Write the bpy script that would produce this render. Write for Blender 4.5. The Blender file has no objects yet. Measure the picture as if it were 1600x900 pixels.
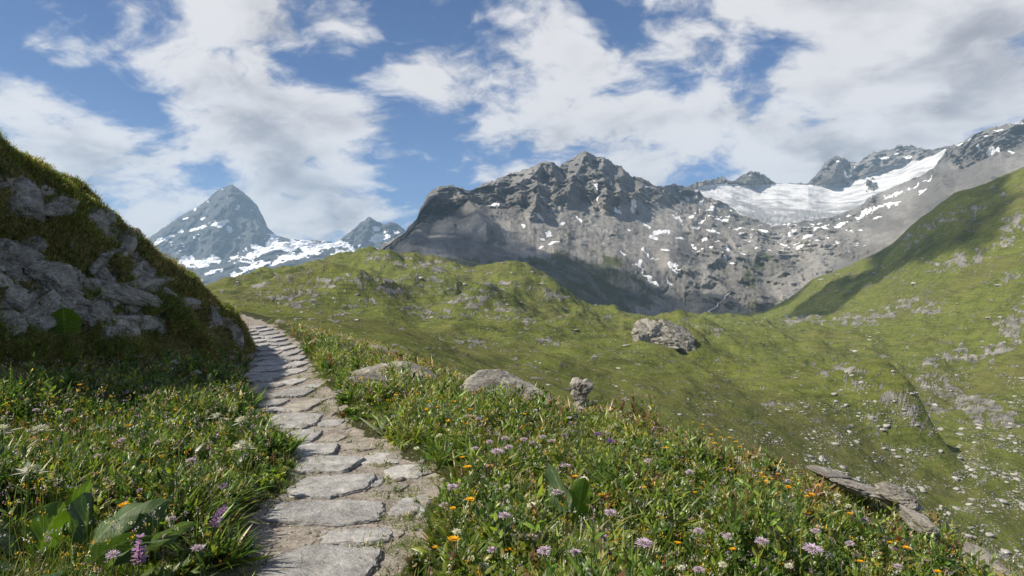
import bpy, math, random
import numpy as np
from mathutils import Vector, Matrix, Euler

# ------------------------------------------------------------------ basics
F = 1066.67                 # focal length in photo pixels (24 mm on 36 mm, 1600 px)
CX, CY = 800.0, 450.0
SC = bpy.context.scene
COL = SC.collection
R = math.radians
rng = np.random.default_rng(11)


def P(px, py, d):
    """Point at depth d that stands where the photo shows pixel (px, py)."""
    return np.array([(px - CX) / F * d, d, (CY - py) / F * d])


# ------------------------------------------------------------------ noise
_pr = np.random.default_rng(5)
_perm = _pr.permutation(256).astype(np.int32)
_perm = np.concatenate([_perm, _perm, _perm])
_g = _pr.normal(size=(256, 3))
_g = (_g / np.linalg.norm(_g, axis=1)[:, None]).astype(np.float32)


def perlin(x, y, z):
    x = np.asarray(x, np.float64); y = np.asarray(y, np.float64); z = np.asarray(z, np.float64)
    x, y, z = np.broadcast_arrays(x, y, z)
    xi = np.floor(x); yi = np.floor(y); zi = np.floor(z)
    xf = (x - xi).astype(np.float32); yf = (y - yi).astype(np.float32); zf = (z - zi).astype(np.float32)
    xi = xi.astype(np.int64) & 255; yi = yi.astype(np.int64) & 255; zi = zi.astype(np.int64) & 255
    u = xf * xf * xf * (xf * (xf * 6 - 15) + 10)
    v = yf * yf * yf * (yf * (yf * 6 - 15) + 10)
    w = zf * zf * zf * (zf * (zf * 6 - 15) + 10)

    def gr(a, b, c):
        h = _perm[_perm[_perm[(xi + a) & 255] + ((yi + b) & 255)] + ((zi + c) & 255)]
        g = _g[h]
        return g[..., 0] * (xf - a) + g[..., 1] * (yf - b) + g[..., 2] * (zf - c)
    x00 = gr(0, 0, 0) * (1 - u) + gr(1, 0, 0) * u
    x10 = gr(0, 1, 0) * (1 - u) + gr(1, 1, 0) * u
    x01 = gr(0, 0, 1) * (1 - u) + gr(1, 0, 1) * u
    x11 = gr(0, 1, 1) * (1 - u) + gr(1, 1, 1) * u
    a = x00 * (1 - v) + x10 * v
    b = x01 * (1 - v) + x11 * v
    return (a * (1 - w) + b * w) * 1.5


def fbm(x, y, z, octv=5, gain=0.5, lac=2.03):
    s = 0; a = 1.0; f = 1.0
    for i in range(octv):
        s = s + a * perlin(x * f + 17.3 * i, y * f + 5.1 * i, z * f + 9.7 * i)
        a *= gain; f *= lac
    return s


def ridged(x, y, z, octv=5, gain=0.5, lac=2.05, sharp=2.0):
    s = 0; a = 1.0; f = 1.0; prev = 1.0
    for i in range(octv):
        n = 1 - np.abs(perlin(x * f + 31.7 * i, y * f + 11.9 * i, z * f + 3.3 * i))
        n = np.clip(n, 0, 1) ** sharp
        s = s + a * n * prev
        prev = np.clip(n * 1.4, 0, 1)
        a *= gain; f *= lac
    return s


def worley2(x, y, seed=0):
    """Distances to the two nearest random points, and the nearest one's random numbers."""
    xi = np.floor(x).astype(int); yi = np.floor(y).astype(int)
    f1 = np.full(np.shape(x), 9.0); f2 = f1.copy(); idn = np.zeros(np.shape(x), int)
    rx = np.zeros(np.shape(x)); ry = rx.copy()
    tab = np.random.default_rng(900 + seed).uniform(0, 1, (256, 5))
    for i in (-1, 0, 1):
        for j in (-1, 0, 1):
            h = _perm[_perm[(xi + i) & 255] + ((yi + j) & 255)]
            dx = xi + i + .15 + .7 * tab[h, 0] - x; dy = yi + j + .15 + .7 * tab[h, 1] - y
            d = np.hypot(dx, dy)
            near = d < f1
            f2 = np.where(near, f1, np.minimum(f2, d)); f1 = np.where(near, d, f1)
            idn = np.where(near, h, idn); rx = np.where(near, dx, rx); ry = np.where(near, dy, ry)
    return f1, f2, tab[idn, 2], tab[idn, 3], tab[idn, 4], rx, ry


def sstep(a, b, x):
    t = np.clip((x - a) / (b - a), 0, 1)
    return t * t * (3 - 2 * t)


# ------------------------------------------------------------------ mesh helpers
def raw_mesh(name, verts, quads=None, tris=None, attrs=None, smooth=True, mats=(), mat_idx=None, sharp=0):
    verts = np.ascontiguousarray(verts, np.float32).reshape(-1, 3)
    nq = 0 if quads is None else len(quads)
    nt = 0 if tris is None else len(tris)
    me = bpy.data.meshes.new(name)
    me.vertices.add(len(verts)); me.vertices.foreach_set('co', verts.ravel())
    loops = []
    if nq: loops.append(np.asarray(quads, np.int32).ravel())
    if nt: loops.append(np.asarray(tris, np.int32).ravel())
    lv = np.concatenate(loops) if loops else np.zeros(0, np.int32)
    me.loops.add(len(lv)); me.loops.foreach_set('vertex_index', lv)
    me.polygons.add(nq + nt)
    st = np.concatenate([np.arange(nq) * 4, nq * 4 + np.arange(nt) * 3]).astype(np.int32)
    tot = np.concatenate([np.full(nq, 4), np.full(nt, 3)]).astype(np.int32)
    me.polygons.foreach_set('loop_start', st)
    me.polygons.foreach_set('loop_total', tot)
    if smooth: me.polygons.foreach_set('use_smooth', np.ones(nq + nt, bool))
    for m in mats: me.materials.append(m)
    if mat_idx is not None: me.polygons.foreach_set('material_index', np.asarray(mat_idx, np.int32))
    me.update(calc_edges=True)
    if sharp: me.set_sharp_from_angle(angle=R(sharp))
    for k, v in (attrs or {}).items():
        v = np.asarray(v, np.float32)
        if v.ndim == 2 and v.shape[1] == 3:
            at = me.attributes.new(k, 'FLOAT_VECTOR', 'POINT'); at.data.foreach_set('vector', v.ravel())
        else:
            at = me.attributes.new(k, 'FLOAT', 'POINT'); at.data.foreach_set('value', v.ravel())
    return me


def link(name, me, parent=None, loc=None):
    o = bpy.data.objects.new(name, me)
    COL.objects.link(o)
    if parent is not None: o.parent = parent
    if loc is not None: o.location = loc
    return o


def tag(o, label=None, cat=None, group=None, kind=None):
    if label: o['label'] = label
    if cat: o['category'] = cat
    if group: o['group'] = group
    if kind: o['kind'] = kind
    return o


def empty(name, loc, rz=0.0):
    o = bpy.data.objects.new(name, None)
    o.empty_display_size = 0.1
    COL.objects.link(o)
    o.location = loc; o.rotation_euler = (0, 0, rz)
    return o


def grid_quads(nr, nc):
    i = np.arange(nr * nc).reshape(nr, nc)
    return np.stack([i[:-1, :-1], i[:-1, 1:], i[1:, 1:], i[1:, :-1]], -1).reshape(-1, 4)


# ------------------------------------------------------------------ node helpers
class NT:
    """Small wrapper to write node trees as expressions."""
    def __init__(self, tree):
        self.t = tree; self.n = tree.nodes; self.l = tree.links

    def new(self, typ, **kw):
        n = self.n.new(typ)
        for k, v in kw.items(): setattr(n, k, v)
        return n

    def put(self, sock, v):
        if isinstance(v, bpy.types.NodeSocket): self.l.new(v, sock)
        elif v is not None: sock.default_value = v

    def m(self, op, a, b=None, c=None, clamp=False):
        n = self.new('ShaderNodeMath', operation=op, use_clamp=clamp)
        self.put(n.inputs[0], a)
        if b is not None: self.put(n.inputs[1], b)
        if c is not None: self.put(n.inputs[2], c)
        return n.outputs[0]

    def v(self, op, a, b=None, out=0):
        n = self.new('ShaderNodeVectorMath', operation=op)
        self.put(n.inputs[0], a)
        if b is not None:
            if op == 'SCALE': self.put(n.inputs[3], b)
            else: self.put(n.inputs[1], b)
        return n.outputs[out]

    def ss(self, x, a, b, lo=0.0, hi=1.0):
        n = self.new('ShaderNodeMapRange', interpolation_type='SMOOTHSTEP')
        self.put(n.inputs['Value'], x); self.put(n.inputs['From Min'], a); self.put(n.inputs['From Max'], b)
        self.put(n.inputs['To Min'], lo); self.put(n.inputs['To Max'], hi)
        return n.outputs[0]

    def noise(self, vec, scale, detail=4.0, rough=0.5, dist=0.0, lac=2.0, out='Fac', typ='FBM'):
        n = self.new('ShaderNodeTexNoise', noise_dimensions='3D')
        n.noise_type = typ
        if vec is not None: self.put(n.inputs['Vector'], vec)
        n.inputs['Scale'].default_value = scale; n.inputs['Detail'].default_value = detail
        n.inputs['Roughness'].default_value = rough; n.inputs['Distortion'].default_value = dist
        n.inputs['Lacunarity'].default_value = lac
        return n.outputs[out]

    def voro(self, vec, scale, feature='F1', out='Distance', rand=1.0):
        n = self.new('ShaderNodeTexVoronoi', feature=feature)
        if vec is not None: self.put(n.inputs['Vector'], vec)
        n.inputs['Scale'].default_value = scale
        n.inputs['Randomness'].default_value = rand
        return n.outputs[out]

    def mix(self, f, a, b, blend='MIX'):
        n = self.new('ShaderNodeMix', data_type='RGBA', blend_type=blend)
        self.put(n.inputs[0], f)
        for s, v in ((n.inputs[6], a), (n.inputs[7], b)):
            if isinstance(v, tuple) and len(v) == 3: v = (*v, 1.0)
            self.put(s, v)
        return n.outputs[2]

    def attr(self, name, out='Fac'):
        n = self.new('ShaderNodeAttribute', attribute_name=name)
        return n.outputs[out]

    def pos(self):
        return self.new('ShaderNodeNewGeometry').outputs['Position']

    def bump(self, h, strength=0.5, dist=1.0, normal=None):
        n = self.new('ShaderNodeBump')
        n.inputs['Strength'].default_value = strength
        n.inputs['Distance'].default_value = dist
        self.put(n.inputs['Height'], h)
        if normal is not None: self.put(n.inputs['Normal'], normal)
        return n.outputs[0]


def material(name):
    m = bpy.data.materials.new(name)
    m.use_nodes = True
    t = NT(m.node_tree)
    b = t.n['Principled BSDF']
    return m, t, b


def hexl(h):
    """sRGB hex to linear tuple."""
    h = h.lstrip('#')
    c = [int(h[i:i + 2], 16) / 255 for i in (0, 2, 4)]
    return tuple(x / 12.92 if x <= 0.04045 else ((x + 0.055) / 1.055) ** 2.4 for x in c)


def unit_ico(n):
    import bmesh
    bm = bmesh.new(); bmesh.ops.create_icosphere(bm, subdivisions=n, radius=1.0)
    bm.verts.ensure_lookup_table()
    V = np.array([v.co[:] for v in bm.verts]); T_ = np.array([[v.index for v in f.verts] for f in bm.faces])
    bm.free()
    return V, T_


# ------------------------------------------------------------------ camera, sun, sky
cam = bpy.data.cameras.new('camera'); cam.sensor_width = 36; cam.lens = 24
cam.clip_start = 0.05; cam.clip_end = 60000
camo = bpy.data.objects.new('camera', cam); COL.objects.link(camo)
camo.location = (0, 0, 0); camo.rotation_euler = (R(90), 0, 0)
SC.camera = camo
SC.view_settings.view_transform = 'Standard'
SC.view_settings.look = 'None'
SC.view_settings.exposure = 0.50
SC.view_settings.gamma = 1.0
SC.cycles.use_denoising = True
SC.cycles.max_bounces = 6; SC.cycles.diffuse_bounces = 3; SC.cycles.glossy_bounces = 2
SC.cycles.transmission_bounces = 4; SC.cycles.transparent_max_bounces = 8; SC.cycles.volume_bounces = 1
SC.cycles.sample_clamp_indirect = 4.0

SUN_EL, SUN_AZ = R(46), R(21)          # sun to the left, a little behind the camera
SUN = np.array([-math.cos(SUN_EL) * math.cos(SUN_AZ), -math.cos(SUN_EL) * math.sin(SUN_AZ), math.sin(SUN_EL)])
sl = bpy.data.lights.new('sun', 'SUN'); sl.energy = 5.0; sl.angle = R(0.5); sl.color = (1.0, 0.905, 0.75)
so = bpy.data.objects.new('sun', sl); COL.objects.link(so)
so.rotation_euler = Vector(SUN).to_track_quat('Z', 'Y').to_euler()
so.location = (-20, -4, 30)

world = bpy.data.worlds.new('World'); SC.world = world; world.use_nodes = True
w = NT(world.node_tree)
for n in list(w.n): w.n.remove(n)
sky = w.new('ShaderNodeTexSky', sky_type='NISHITA')
sky.sun_disc = False; sky.sun_elevation = SUN_EL; sky.sun_rotation = R(-111)
sky.altitude = 2200; sky.air_density = 1.0; sky.dust_density = 0.6; sky.ozone_density = 2.0
SKY_STRENGTH = 0.09
tc = w.new('ShaderNodeTexCoord').outputs['Generated']
dirv = w.v('NORMALIZE', tc)


def cdir(px, py):
    v = np.array([(px - CX) / F, 1, (CY - py) / F]); return tuple(v / np.linalg.norm(v))


BLOBS = [  # px, py, radius px, amount: where the sky is cloudy (+) and open (-)
    (150, 35, 90, .30), (270, 100, 90, .30), (370, 40, 100, .34), (480, 40, 80, .26), (380, 160, 110, .36),
    (470, 205, 100, .30), (400, 270, 110, .34), (560, 235, 80, .30), (520, 320, 110, .34), (635, 245, 40, .22), (290, 225, 50, .2),
    (30, 165, 75, .34), (110, 205, 85, .32), (170, 275, 90, .28), (260, 330, 70, .26), (45, 60, 50, .24), (120, 75, 40, .20), (1000, 10, 60, .2), (520, 20, 70, .22), (690, 30, 50, .14), (560, 60, 40, .12),
    (650, 100, 48, .30), (730, 120, 55, .34), (800, 110, 55, .26),
    (860, 60, 75, .32), (900, 110, 75, .32), (980, 175, 80, .30), (1070, 230, 80, .28),
    (1060, 30, 75, .34), (1120, 60, 60, .26), (1290, 80, 110, .42), (1450, 70, 170, .44), (1620, 120, 160, .44),
    (1300, 200, 140, .40), (1480, 210, 140, .40), (1180, 220, 90, .22),
    (800, 235, 60, .34), (870, 225, 60, .30), (990, 265, 50, .22), (560, 0, 50, .18), (690, 15, 40, .14),
    (140, 135, 60, -.50), (220, 160, 50, -.42), (60, 115, 40, -.2), (250, 45, 40, -.2), (560, 95, 50, -.28), (480, 100, 40, -.2), (330, 290, 50, -.22), (690, 210, 80, -.36), (660, 310, 50, -.30), (740, 30, 60, -.2), (620, 50, 40, -.14),
    (1000, 100, 60, -.26), (960, 30, 35, -.22), (840, 170, 40, -.2), (1185, 95, 45, -.2), (1100, 170, 40, -.14), (20, 105, 30, -.16), (520, 130, 30, -.14),
]
sep = w.new('ShaderNodeSeparateXYZ'); w.l.new(dirv, sep.inputs[0])
zz = w.m('ADD', w.m('MAXIMUM', sep.outputs[2], 0.0), 0.45)
inv = w.m('DIVIDE', 1.0, zz)
q = w.v('SCALE', dirv, inv)
warp = w.noise(q, 2.2, 4.0, 0.55, out='Color')
q2 = w.v('ADD', q, w.v('SCALE', w.v('SUBTRACT', warp, (0.5, 0.5, 0.5)), 0.26))
mp = w.new('ShaderNodeMapping'); w.l.new(q2, mp.inputs[0])
mp.inputs['Rotation'].default_value = (0, 0, 0.5); mp.inputs['Scale'].default_value = (1.0, 1.12, 1.3)
q3 = mp.outputs[0]
n1 = w.noise(q3, 4.9, 11.0, 0.605, 0.1)
cov = None
for (bx, by, br, ba) in BLOBS:
    c = cdir(bx, by)
    cosr = np.dot(cdir(bx, by), cdir(bx, by + br))
    k = 0.9 / (1 - cosr)
    d = w.v('DOT_PRODUCT', dirv, c, out=1)
    e = w.m('EXPONENT', w.m('MULTIPLY_ADD', d, k, -k))
    cov = w.m('MULTIPLY', e, ba) if cov is None else w.m('MULTIPLY_ADD', e, ba, cov)
dens0 = w.m('ADD', w.m('MULTIPLY_ADD', n1, 3.5, -1.80), w.m('MULTIPLY', cov, 0.92))
dens = w.ss(dens0, -0.16, 0.46)
n2 = w.noise(w.v('ADD', q3, (-0.07, -0.03, 0.08)), 4.9, 5.0, 0.58)
lit = w.m('SUBTRACT', n1, n2)
thick = w.ss(dens0, 0.30, 1.0)
n3 = w.noise(q2, 3.4, 7.0, 0.58)
sh = w.m('ADD', w.m('MULTIPLY_ADD', n3, 1.7, -0.84), w.m('MULTIPLY_ADD', thick, 0.36, w.m('MULTIPLY', lit, -2.3)))
shade = w.ss(sh, -0.10, 0.95)
ccol = w.mix(shade, (0.62, 0.602, 0.60), (0.265, 0.26, 0.285))
skyc = w.v('MULTIPLY', w.v('SCALE', sky.outputs[0], SKY_STRENGTH), (0.375, 0.545, 0.79))
final = w.mix(w.m('MULTIPLY', dens, 0.96), skyc, ccol)
bg = w.new('ShaderNodeBackground'); w.l.new(final, bg.inputs[0]); bg.inputs[1].default_value = 1.0
wo = w.new('ShaderNodeOutputWorld'); w.l.new(bg.outputs[0], wo.inputs[0])
world.cycles.sampling_method = 'MANUAL'; world.cycles.sample_map_resolution = 512
# ------------------------------------------------------------------ terrain from contour lines
def pchip_rows(K, T):
    """Monotone cubic through rows K (k, nc) at integer knots, sampled at parameters T (nr,)."""
    k = K.shape[0]
    dl = K[1:] - K[:-1]
    m = np.zeros_like(K)
    if k > 2:
        a, b = dl[:-1], dl[1:]
        same = (a * b) > 0
        m[1:-1] = np.where(same, 2 * a * b / np.where(np.abs(a + b) < 1e-9, 1e-9, a + b), 0)
    m[0] = dl[0]; m[-1] = dl[-1]
    i = np.clip(np.floor(T).astype(int), 0, k - 2)
    t = (T - i)[:, None]
    h00 = 2 * t**3 - 3 * t**2 + 1; h10 = t**3 - 2 * t**2 + t; h01 = -2 * t**3 + 3 * t**2; h11 = t**3 - t**2
    return h00 * K[i] + h10 * m[i] + h01 * K[i + 1] + h11 * m[i + 1]


def lin(pts, px, smooth=0):
    pts = sorted(pts)
    x = [p[0] for p in pts]
    out = [np.interp(px, x, [p[j] for p in pts]) for j in range(1, len(pts[0]))]
    if smooth:
        n = max(3, int(smooth / (px[1] - px[0])) | 1)
        ker = np.hanning(n + 2)[1:-1]; ker /= ker.sum()
        out = [np.convolve(np.pad(o, n // 2, mode='edge'), ker, mode='valid') for o in out]
    return out


class Loft:
    def __init__(self, px, lines, rows, smooth, back):
        """lines from near to far; the last visible one is the crest, then back = [(dd, dz)]."""
        D, Z = [], []
        for ln, s in zip(lines, smooth):
            py, d = lin(ln, px, s)
            D.append(d); Z.append((CY - py) / F * d)
        for dd, dz in back:
            D.append(D[-1] + dd); Z.append(Z[-1] + dz)
        D = np.array(D); Z = np.array(Z)
        T = np.concatenate([k + np.arange(r) / r for k, r in enumerate(rows)] + [[len(rows)]])
        self.T = T
        self.d = pchip_rows(D, T); self.z = pchip_rows(Z, T)
        self.px = np.broadcast_to(px[None, :], self.d.shape)
        self.x = (self.px - CX) / F * self.d
        self.Tg = np.broadcast_to(T[:, None], self.d.shape)
        self.py = CY - self.z / self.d * F

    def pos(self):
        return np.stack([self.x, self.d, self.z], -1)

    def normals(self, X=None):
        X = self.pos() if X is None else X
        du = np.gradient(X, axis=1); dv = np.gradient(X, axis=0)
        n = np.cross(du, dv)
        n /= np.linalg.norm(n, axis=-1, keepdims=True) + 1e-9
        return n


def patches(px, py, lst, wx):
    """0..1 field of hand-placed elongated patches: (cx, cy, rx, ry, angle deg)."""
    m = np.zeros_like(px)
    w1 = fbm(px / 14, py / 9, 11.3, 3, .6); w2 = fbm(px / 14, py / 9, 23.9, 3, .6)
    for cx, cy, rx, ry, an in lst:
        a = R(an); dx = px - cx + w1 * rx * .55; dy = py - cy + w2 * (ry + .2 * rx) * .55
        u = (dx * math.cos(a) + dy * math.sin(a)) / rx
        v = (-dx * math.sin(a) + dy * math.cos(a)) / ry
        m = np.maximum(m, 1.0 - np.sqrt(u * u + v * v) * 0.5)
    return np.clip(m + wx, 0, 1.5)


def rib_field(px, py, lst):
    m = np.zeros_like(px)
    for pts, wd, amp in lst:
        best = np.full(px.shape, 1e9)
        for (ax, ay), (bx, by) in zip(pts[:-1], pts[1:]):
            L2 = (bx - ax) ** 2 + (by - ay) ** 2
            t = np.clip(((px - ax) * (bx - ax) + (py - ay) * (by - ay)) / L2, 0, 1)
            best = np.minimum(best, np.hypot(px - ax - t * (bx - ax), py - ay - t * (by - ay)))
        m += amp * np.clip(1 - best / wd, 0, 1)
    return m


def push(lf, X, disp, crest, up=0.30):
    """Bulge the slope outwards: mostly level and towards the valley, a little upwards away from the crest."""
    n = np.stack([-lf.x / lf.d, -np.ones_like(lf.d)], -1)
    n /= np.linalg.norm(n, axis=-1, keepdims=True)
    X = X.copy()
    X[..., 0] += n[..., 0] * disp; X[..., 1] += n[..., 1] * disp
    X[..., 2] += disp * (up * (1 - np.exp(-((lf.Tg - crest) / 0.5) ** 2)) * (lf.Tg < crest) - 0.19)
    return X


# ---- far pyramid peak and snow saddle, 8-9 km away
crest_far = [(-150, 520), (100, 450), (170, 410), (237, 369), (258, 354), (278, 340), (296, 330), (316, 319), (334, 302), (348, 293), (362, 288), (375, 297), (391, 309),
             (403, 323), (412, 341), (419, 357), (431, 368), (450, 374), (481, 376), (505, 377), (526, 378), (544, 365), (562, 349),
             (578, 339), (591, 346), (598, 351), (609, 347), (622, 350), (634, 361), (660, 385), (720, 400)]
crest_far = [(a, b, 9000 if a < 440 else 8600) for a, b in crest_far]
px = np.arange(-150, 720, 1.1)
far = Loft(px, [
    [(100, 540, 4800), (300, 520, 4600), (400, 480, 4500), (720, 460, 4500)],
    [(100, 490, 6400), (240, 450, 6600), (330, 445, 6400), (420, 425, 6300), (500, 412, 6500), (640, 410, 6600), (720, 420, 6600)],
    [(100, 480, 7200), (240, 410, 7700), (300, 412, 7700), (350, 405, 7600), (400, 392, 7700), (440, 384, 7800), (500, 388, 7800), (560, 386, 8000), (640, 388, 7900), (720, 410, 7900)],
    crest_far], [30, 60, 95, 16], [60, 60, 60, 0], [(900, -700)])
X = far.pos(); N = far.normals(X)
up = sstep(1.6, 2.4, far.Tg) * (1 - sstep(3.0, 3.15, far.Tg))
s = 1 / 900.0
ribs = rib_field(far.px, far.py, [
    ([(362, 288), (352, 320), (335, 350), (330, 385)], 24, 170), ([(362, 288), (385, 330), (395, 370)], 22, 120),
    ([(391, 310), (412, 350)], 14, 90), ([(316, 319), (300, 350), (280, 385)], 18, 110), ([(258, 354), (250, 385)], 15, 70),
    ([(578, 339), (575, 362), (566, 378)], 14, 120), ([(609, 347), (606, 370)], 12, 80)])
rn = ridged(X[..., 0] * s, X[..., 1] * s * .6, X[..., 2] * s * .8, 6, 0.55) - 0.9
fine = fbm(X[..., 0] / 180, X[..., 1] / 180, X[..., 2] / 180, 5, .6)
amp = 60 + 110 * up
crestfade = 1 - 0.75 * np.exp(-((far.Tg - 3) / 0.12) ** 2)
ribs = ribs - 40 * up
dipf = (X[..., 0] * .5 + X[..., 2] * .85) / 120 + fine * .5
saw = np.abs(dipf - np.floor(dipf) - .5) * 2 - .5
disp = (rn * amp * 1.25 + fine * 60 + ribs + saw * 45 * up) * crestfade
X = push(far, X, disp, 3)
X[..., 2] += fbm(far.px / 6.5, .3, 4.1, 4, .6) * 14 * np.exp(-((far.Tg - 3) / .12) ** 2)
wn = fbm(far.px / 34, far.py / 20, 0.3, 5, .6)
snow = patches(far.px, far.py, [
    (395, 398, 34, 9, -14), (420, 388, 26, 7, -20), (428, 374, 7, 9, 40), (300, 412, 22, 7, 4), (330, 405, 16, 6, -20), (345, 352, 13, 4, -22),
    (306, 325, 9, 2.5, -38), (290, 341, 8, 2.5, -30), (262, 372, 12, 2.5, -28), (280, 362, 10, 2.5, -28), (310, 358, 14, 3.5, -18), (250, 378, 12, 3, -25), (318, 342, 6, 2, -30),
    (357, 360, 5, 5, 0), (372, 325, 3, 4, 30), (335, 425, 14, 3, -18), (375, 426, 20, 3, -35), (310, 440, 8, 3, -20), (285, 427, 8, 3, -15),
    (450, 384, 22, 6, -6), (490, 386, 34, 7, 2), (530, 384, 28, 5, 4), (480, 398, 26, 5, -8), (440, 404, 18, 4, -30), (540, 396, 26, 5, -10), (520, 408, 16, 3, -14),
    (590, 372, 12, 5, -20), (600, 385, 16, 4, -20), (620, 362, 7, 3, 0), (570, 392, 18, 4, -10), (588, 358, 5, 3, 0), (410, 412, 16, 4, -20), (505, 380, 40, 4, 1)], wn * 0.36)
snow = np.maximum(snow, np.clip(.5 + .8 * fbm(far.px / 11, far.py / 4, 7.7, 4, .6) - .56 + .26 * sstep(380, 400, far.py), 0, 1) * sstep(2.0, 2.3, far.Tg) * (1 - sstep(3.0, 3.05, far.Tg)))
me = raw_mesh('far_peak', X, grid_quads(*far.d.shape), attrs={'snow': snow, 'up': up})
far_o = tag(link('mountain', me), kind='structure')

# ---- central massif, glacier cirque and the scree ridge on the right, 1.5-6.5 km away
crest_m = [(540, 425, 2300), (570, 405, 2450), (600, 382, 2600), (634, 361, 2650), (651, 340, 2680), (657, 325, 2690), (665, 312, 2700), (670, 302, 2700), (686, 291, 2720), (700, 290, 2740), (717, 294, 2780),
           (731, 298, 2850), (755, 289, 3000), (790, 276, 3150), (820, 265, 3250), (829, 264, 3280), (838, 257, 3300), (847, 252, 3320), (861, 254, 3350), (868, 259, 3400), (875, 260, 3500), (885, 255, 3650), (896, 250, 3750), (908, 242, 3800),
           (917, 239, 3820), (930, 245, 3850), (944, 249, 3870), (955, 254, 3900), (964, 258, 3920), (973, 263, 3950), (978, 270, 3960), (985, 276, 3980), (999, 276, 4020), (1006, 281, 4050), (1012, 285, 4080), (1026, 292, 4200),
           (1040, 290, 4400), (1054, 289, 4600), (1071, 293, 4850), (1085, 288, 5000), (1098, 283, 5150), (1115, 280, 5300), (1130, 278, 5450), (1143, 285, 5600), (1158, 276, 5850), (1176, 266, 5900), (1187, 269, 5950), (1196, 274, 6000),
           (1213, 288, 6100), (1263, 289, 6300), (1270, 280, 6150), (1277, 272, 6150), (1288, 256, 6150), (1299, 246, 6150), (1313, 243, 6150), (1323, 247, 6150), (1331, 253, 6150), (1341, 256, 6300), (1350, 247, 6400), (1359, 242, 6450), (1388, 233, 6500),
           (1405, 228, 6500), (1425, 229, 6450), (1437, 233, 6400), (1457, 238, 6200), (1477, 233, 5600), (1487, 230, 5000), (1496, 226, 4600), (1505, 222, 4400), (1515, 214, 4300), (1526, 208, 4250), (1540, 204, 4200), (1558, 199, 4150), (1583, 196, 4050),
           (1600, 187, 4000), (1650, 168, 3900), (1720, 150, 3800), (1830, 130, 3700)]
B1 = [(540, 440, 1900), (600, 402, 2000), (640, 375, 2100), (665, 345, 2300), (700, 335, 2350), (755, 318, 2550), (800, 322, 2600), (840, 335, 2600), (870, 325, 2750), (900, 312, 2950), (950, 325, 3000), (1000, 330, 3200),
      (1054, 318, 3800), (1085, 304, 4500), (1121, 315, 4500), (1160, 335, 4200), (1206, 356, 3900), (1242, 350, 4000), (1285, 342, 4200), (1334, 328, 4400), (1363, 306, 4700), (1405, 290, 4800), (1459, 262, 4700), (1487, 258, 4250),
      (1526, 248, 3800), (1600, 232, 3450), (1830, 180, 3200)]
B2 = [(540, 455, 1500), (600, 420, 1650), (700, 396, 1850), (780, 408, 1950), (850, 396, 2200), (950, 396, 2450), (1050, 392, 2700), (1100, 398, 2900), (1200, 408, 3000), (1300, 388, 3050), (1400, 348, 3000),
      (1500, 304, 2800), (1600, 272, 2600), (1830, 220, 2400)]
B3 = [(540, 480, 1250), (600, 445, 1300), (700, 430, 1500), (780, 462, 1500), (850, 470, 1700), (950, 506, 1850), (1050, 512, 2100), (1130, 503, 2150), (1200, 500, 2250), (1300, 470, 2300), (1400, 420, 2250),
      (1500, 350, 2050), (1600, 320, 1900), (1830, 270, 1700)]
B0 = [(a, b + 60, d - 350) for a, b, d in B3]
px = np.arange(540, 1830, 1.15)
gt_pts = [(1085, 299), (1103, 298), (1130, 291), (1145, 292), (1176, 294), (1213, 291), (1263, 291), (1300, 291), (1331, 281), (1345, 278), (1365, 273), (1400, 263), (1440, 251), (1457, 243), (1477, 236), (1488, 236)]
GT = []
for a in range(540, 1831, 6):
    cy1, cd1 = lin(B1, np.array([a, a + 1.0])); cy2, cd2 = lin(crest_m, np.array([a, a + 1.0]))
    wgl = float(sstep(1075, 1100, a) * (1 - sstep(1480, 1496, a)))
    gpy = np.interp(a, [p[0] for p in gt_pts], [p[1] for p in gt_pts])
    gd = np.interp(a, [1085, 1140, 1210, 1300, 1400, 1488], [4850, 5300, 5700, 5850, 5950, 4750])
    GT.append((a, (.5 * cy1[0] + .5 * cy2[0]) * (1 - wgl) + gpy * wgl, (.52 * cd1[0] + .48 * cd2[0]) * (1 - wgl) + gd * wgl))
mt = Loft(px, [B0, B3, B2, B1, GT, crest_m], [14, 100, 95, 80, 50, 16], [60, 50, 40, 24, 48, 0], [(600, -520)])
mt.Tg = np.where(mt.Tg <= 3, mt.Tg, np.where(mt.Tg <= 5, 3 + (mt.Tg - 3) / 2, mt.Tg - 1))
X = mt.pos(); N = mt.normals(X)
T, MX, MY = mt.Tg, mt.px, mt.py
wq = fbm(MX / 60, MY / 40, 1.7, 4, .55)
rockup = sstep(2.75, 3.15, T + wq * 0.25) * (1 - sstep(4.1, 4.4, T))
gl_low = np.interp(MX, [1060, 1085, 1103, 1121, 1140, 1160, 1185, 1206, 1225, 1242, 1285, 1310, 1334, 1350, 1363, 1385, 1405, 1435, 1459, 1475, 1490],
                   [270, 299, 309, 314, 322, 335, 345, 357, 354, 350, 342, 338, 327, 315, 306, 297, 289, 276, 262, 250, 225])
gl_top = np.interp(MX, [1060, 1085, 1103, 1130, 1145, 1176, 1213, 1263, 1300, 1331, 1345, 1365, 1400, 1440, 1457, 1477, 1490],
                   [330, 297, 289, 288, 290, 293, 289, 289, 290, 279, 277, 272, 262, 250, 241, 231, 240])
glac = sstep(-3, 3, gl_low - MY + wq * 5) * sstep(-3, 3, MY - gl_top + wq * 3) * ((MX > 1075) & (MX < 1488)) * (T > 2.2) * (T < 4.2)
glac *= 1 - 0.95 * sstep(0.35, 0.6, patches(MX, MY, [(1360, 290, 12, 8, -10), (1315, 284, 12, 4, 0)], wq * .25))
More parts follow.
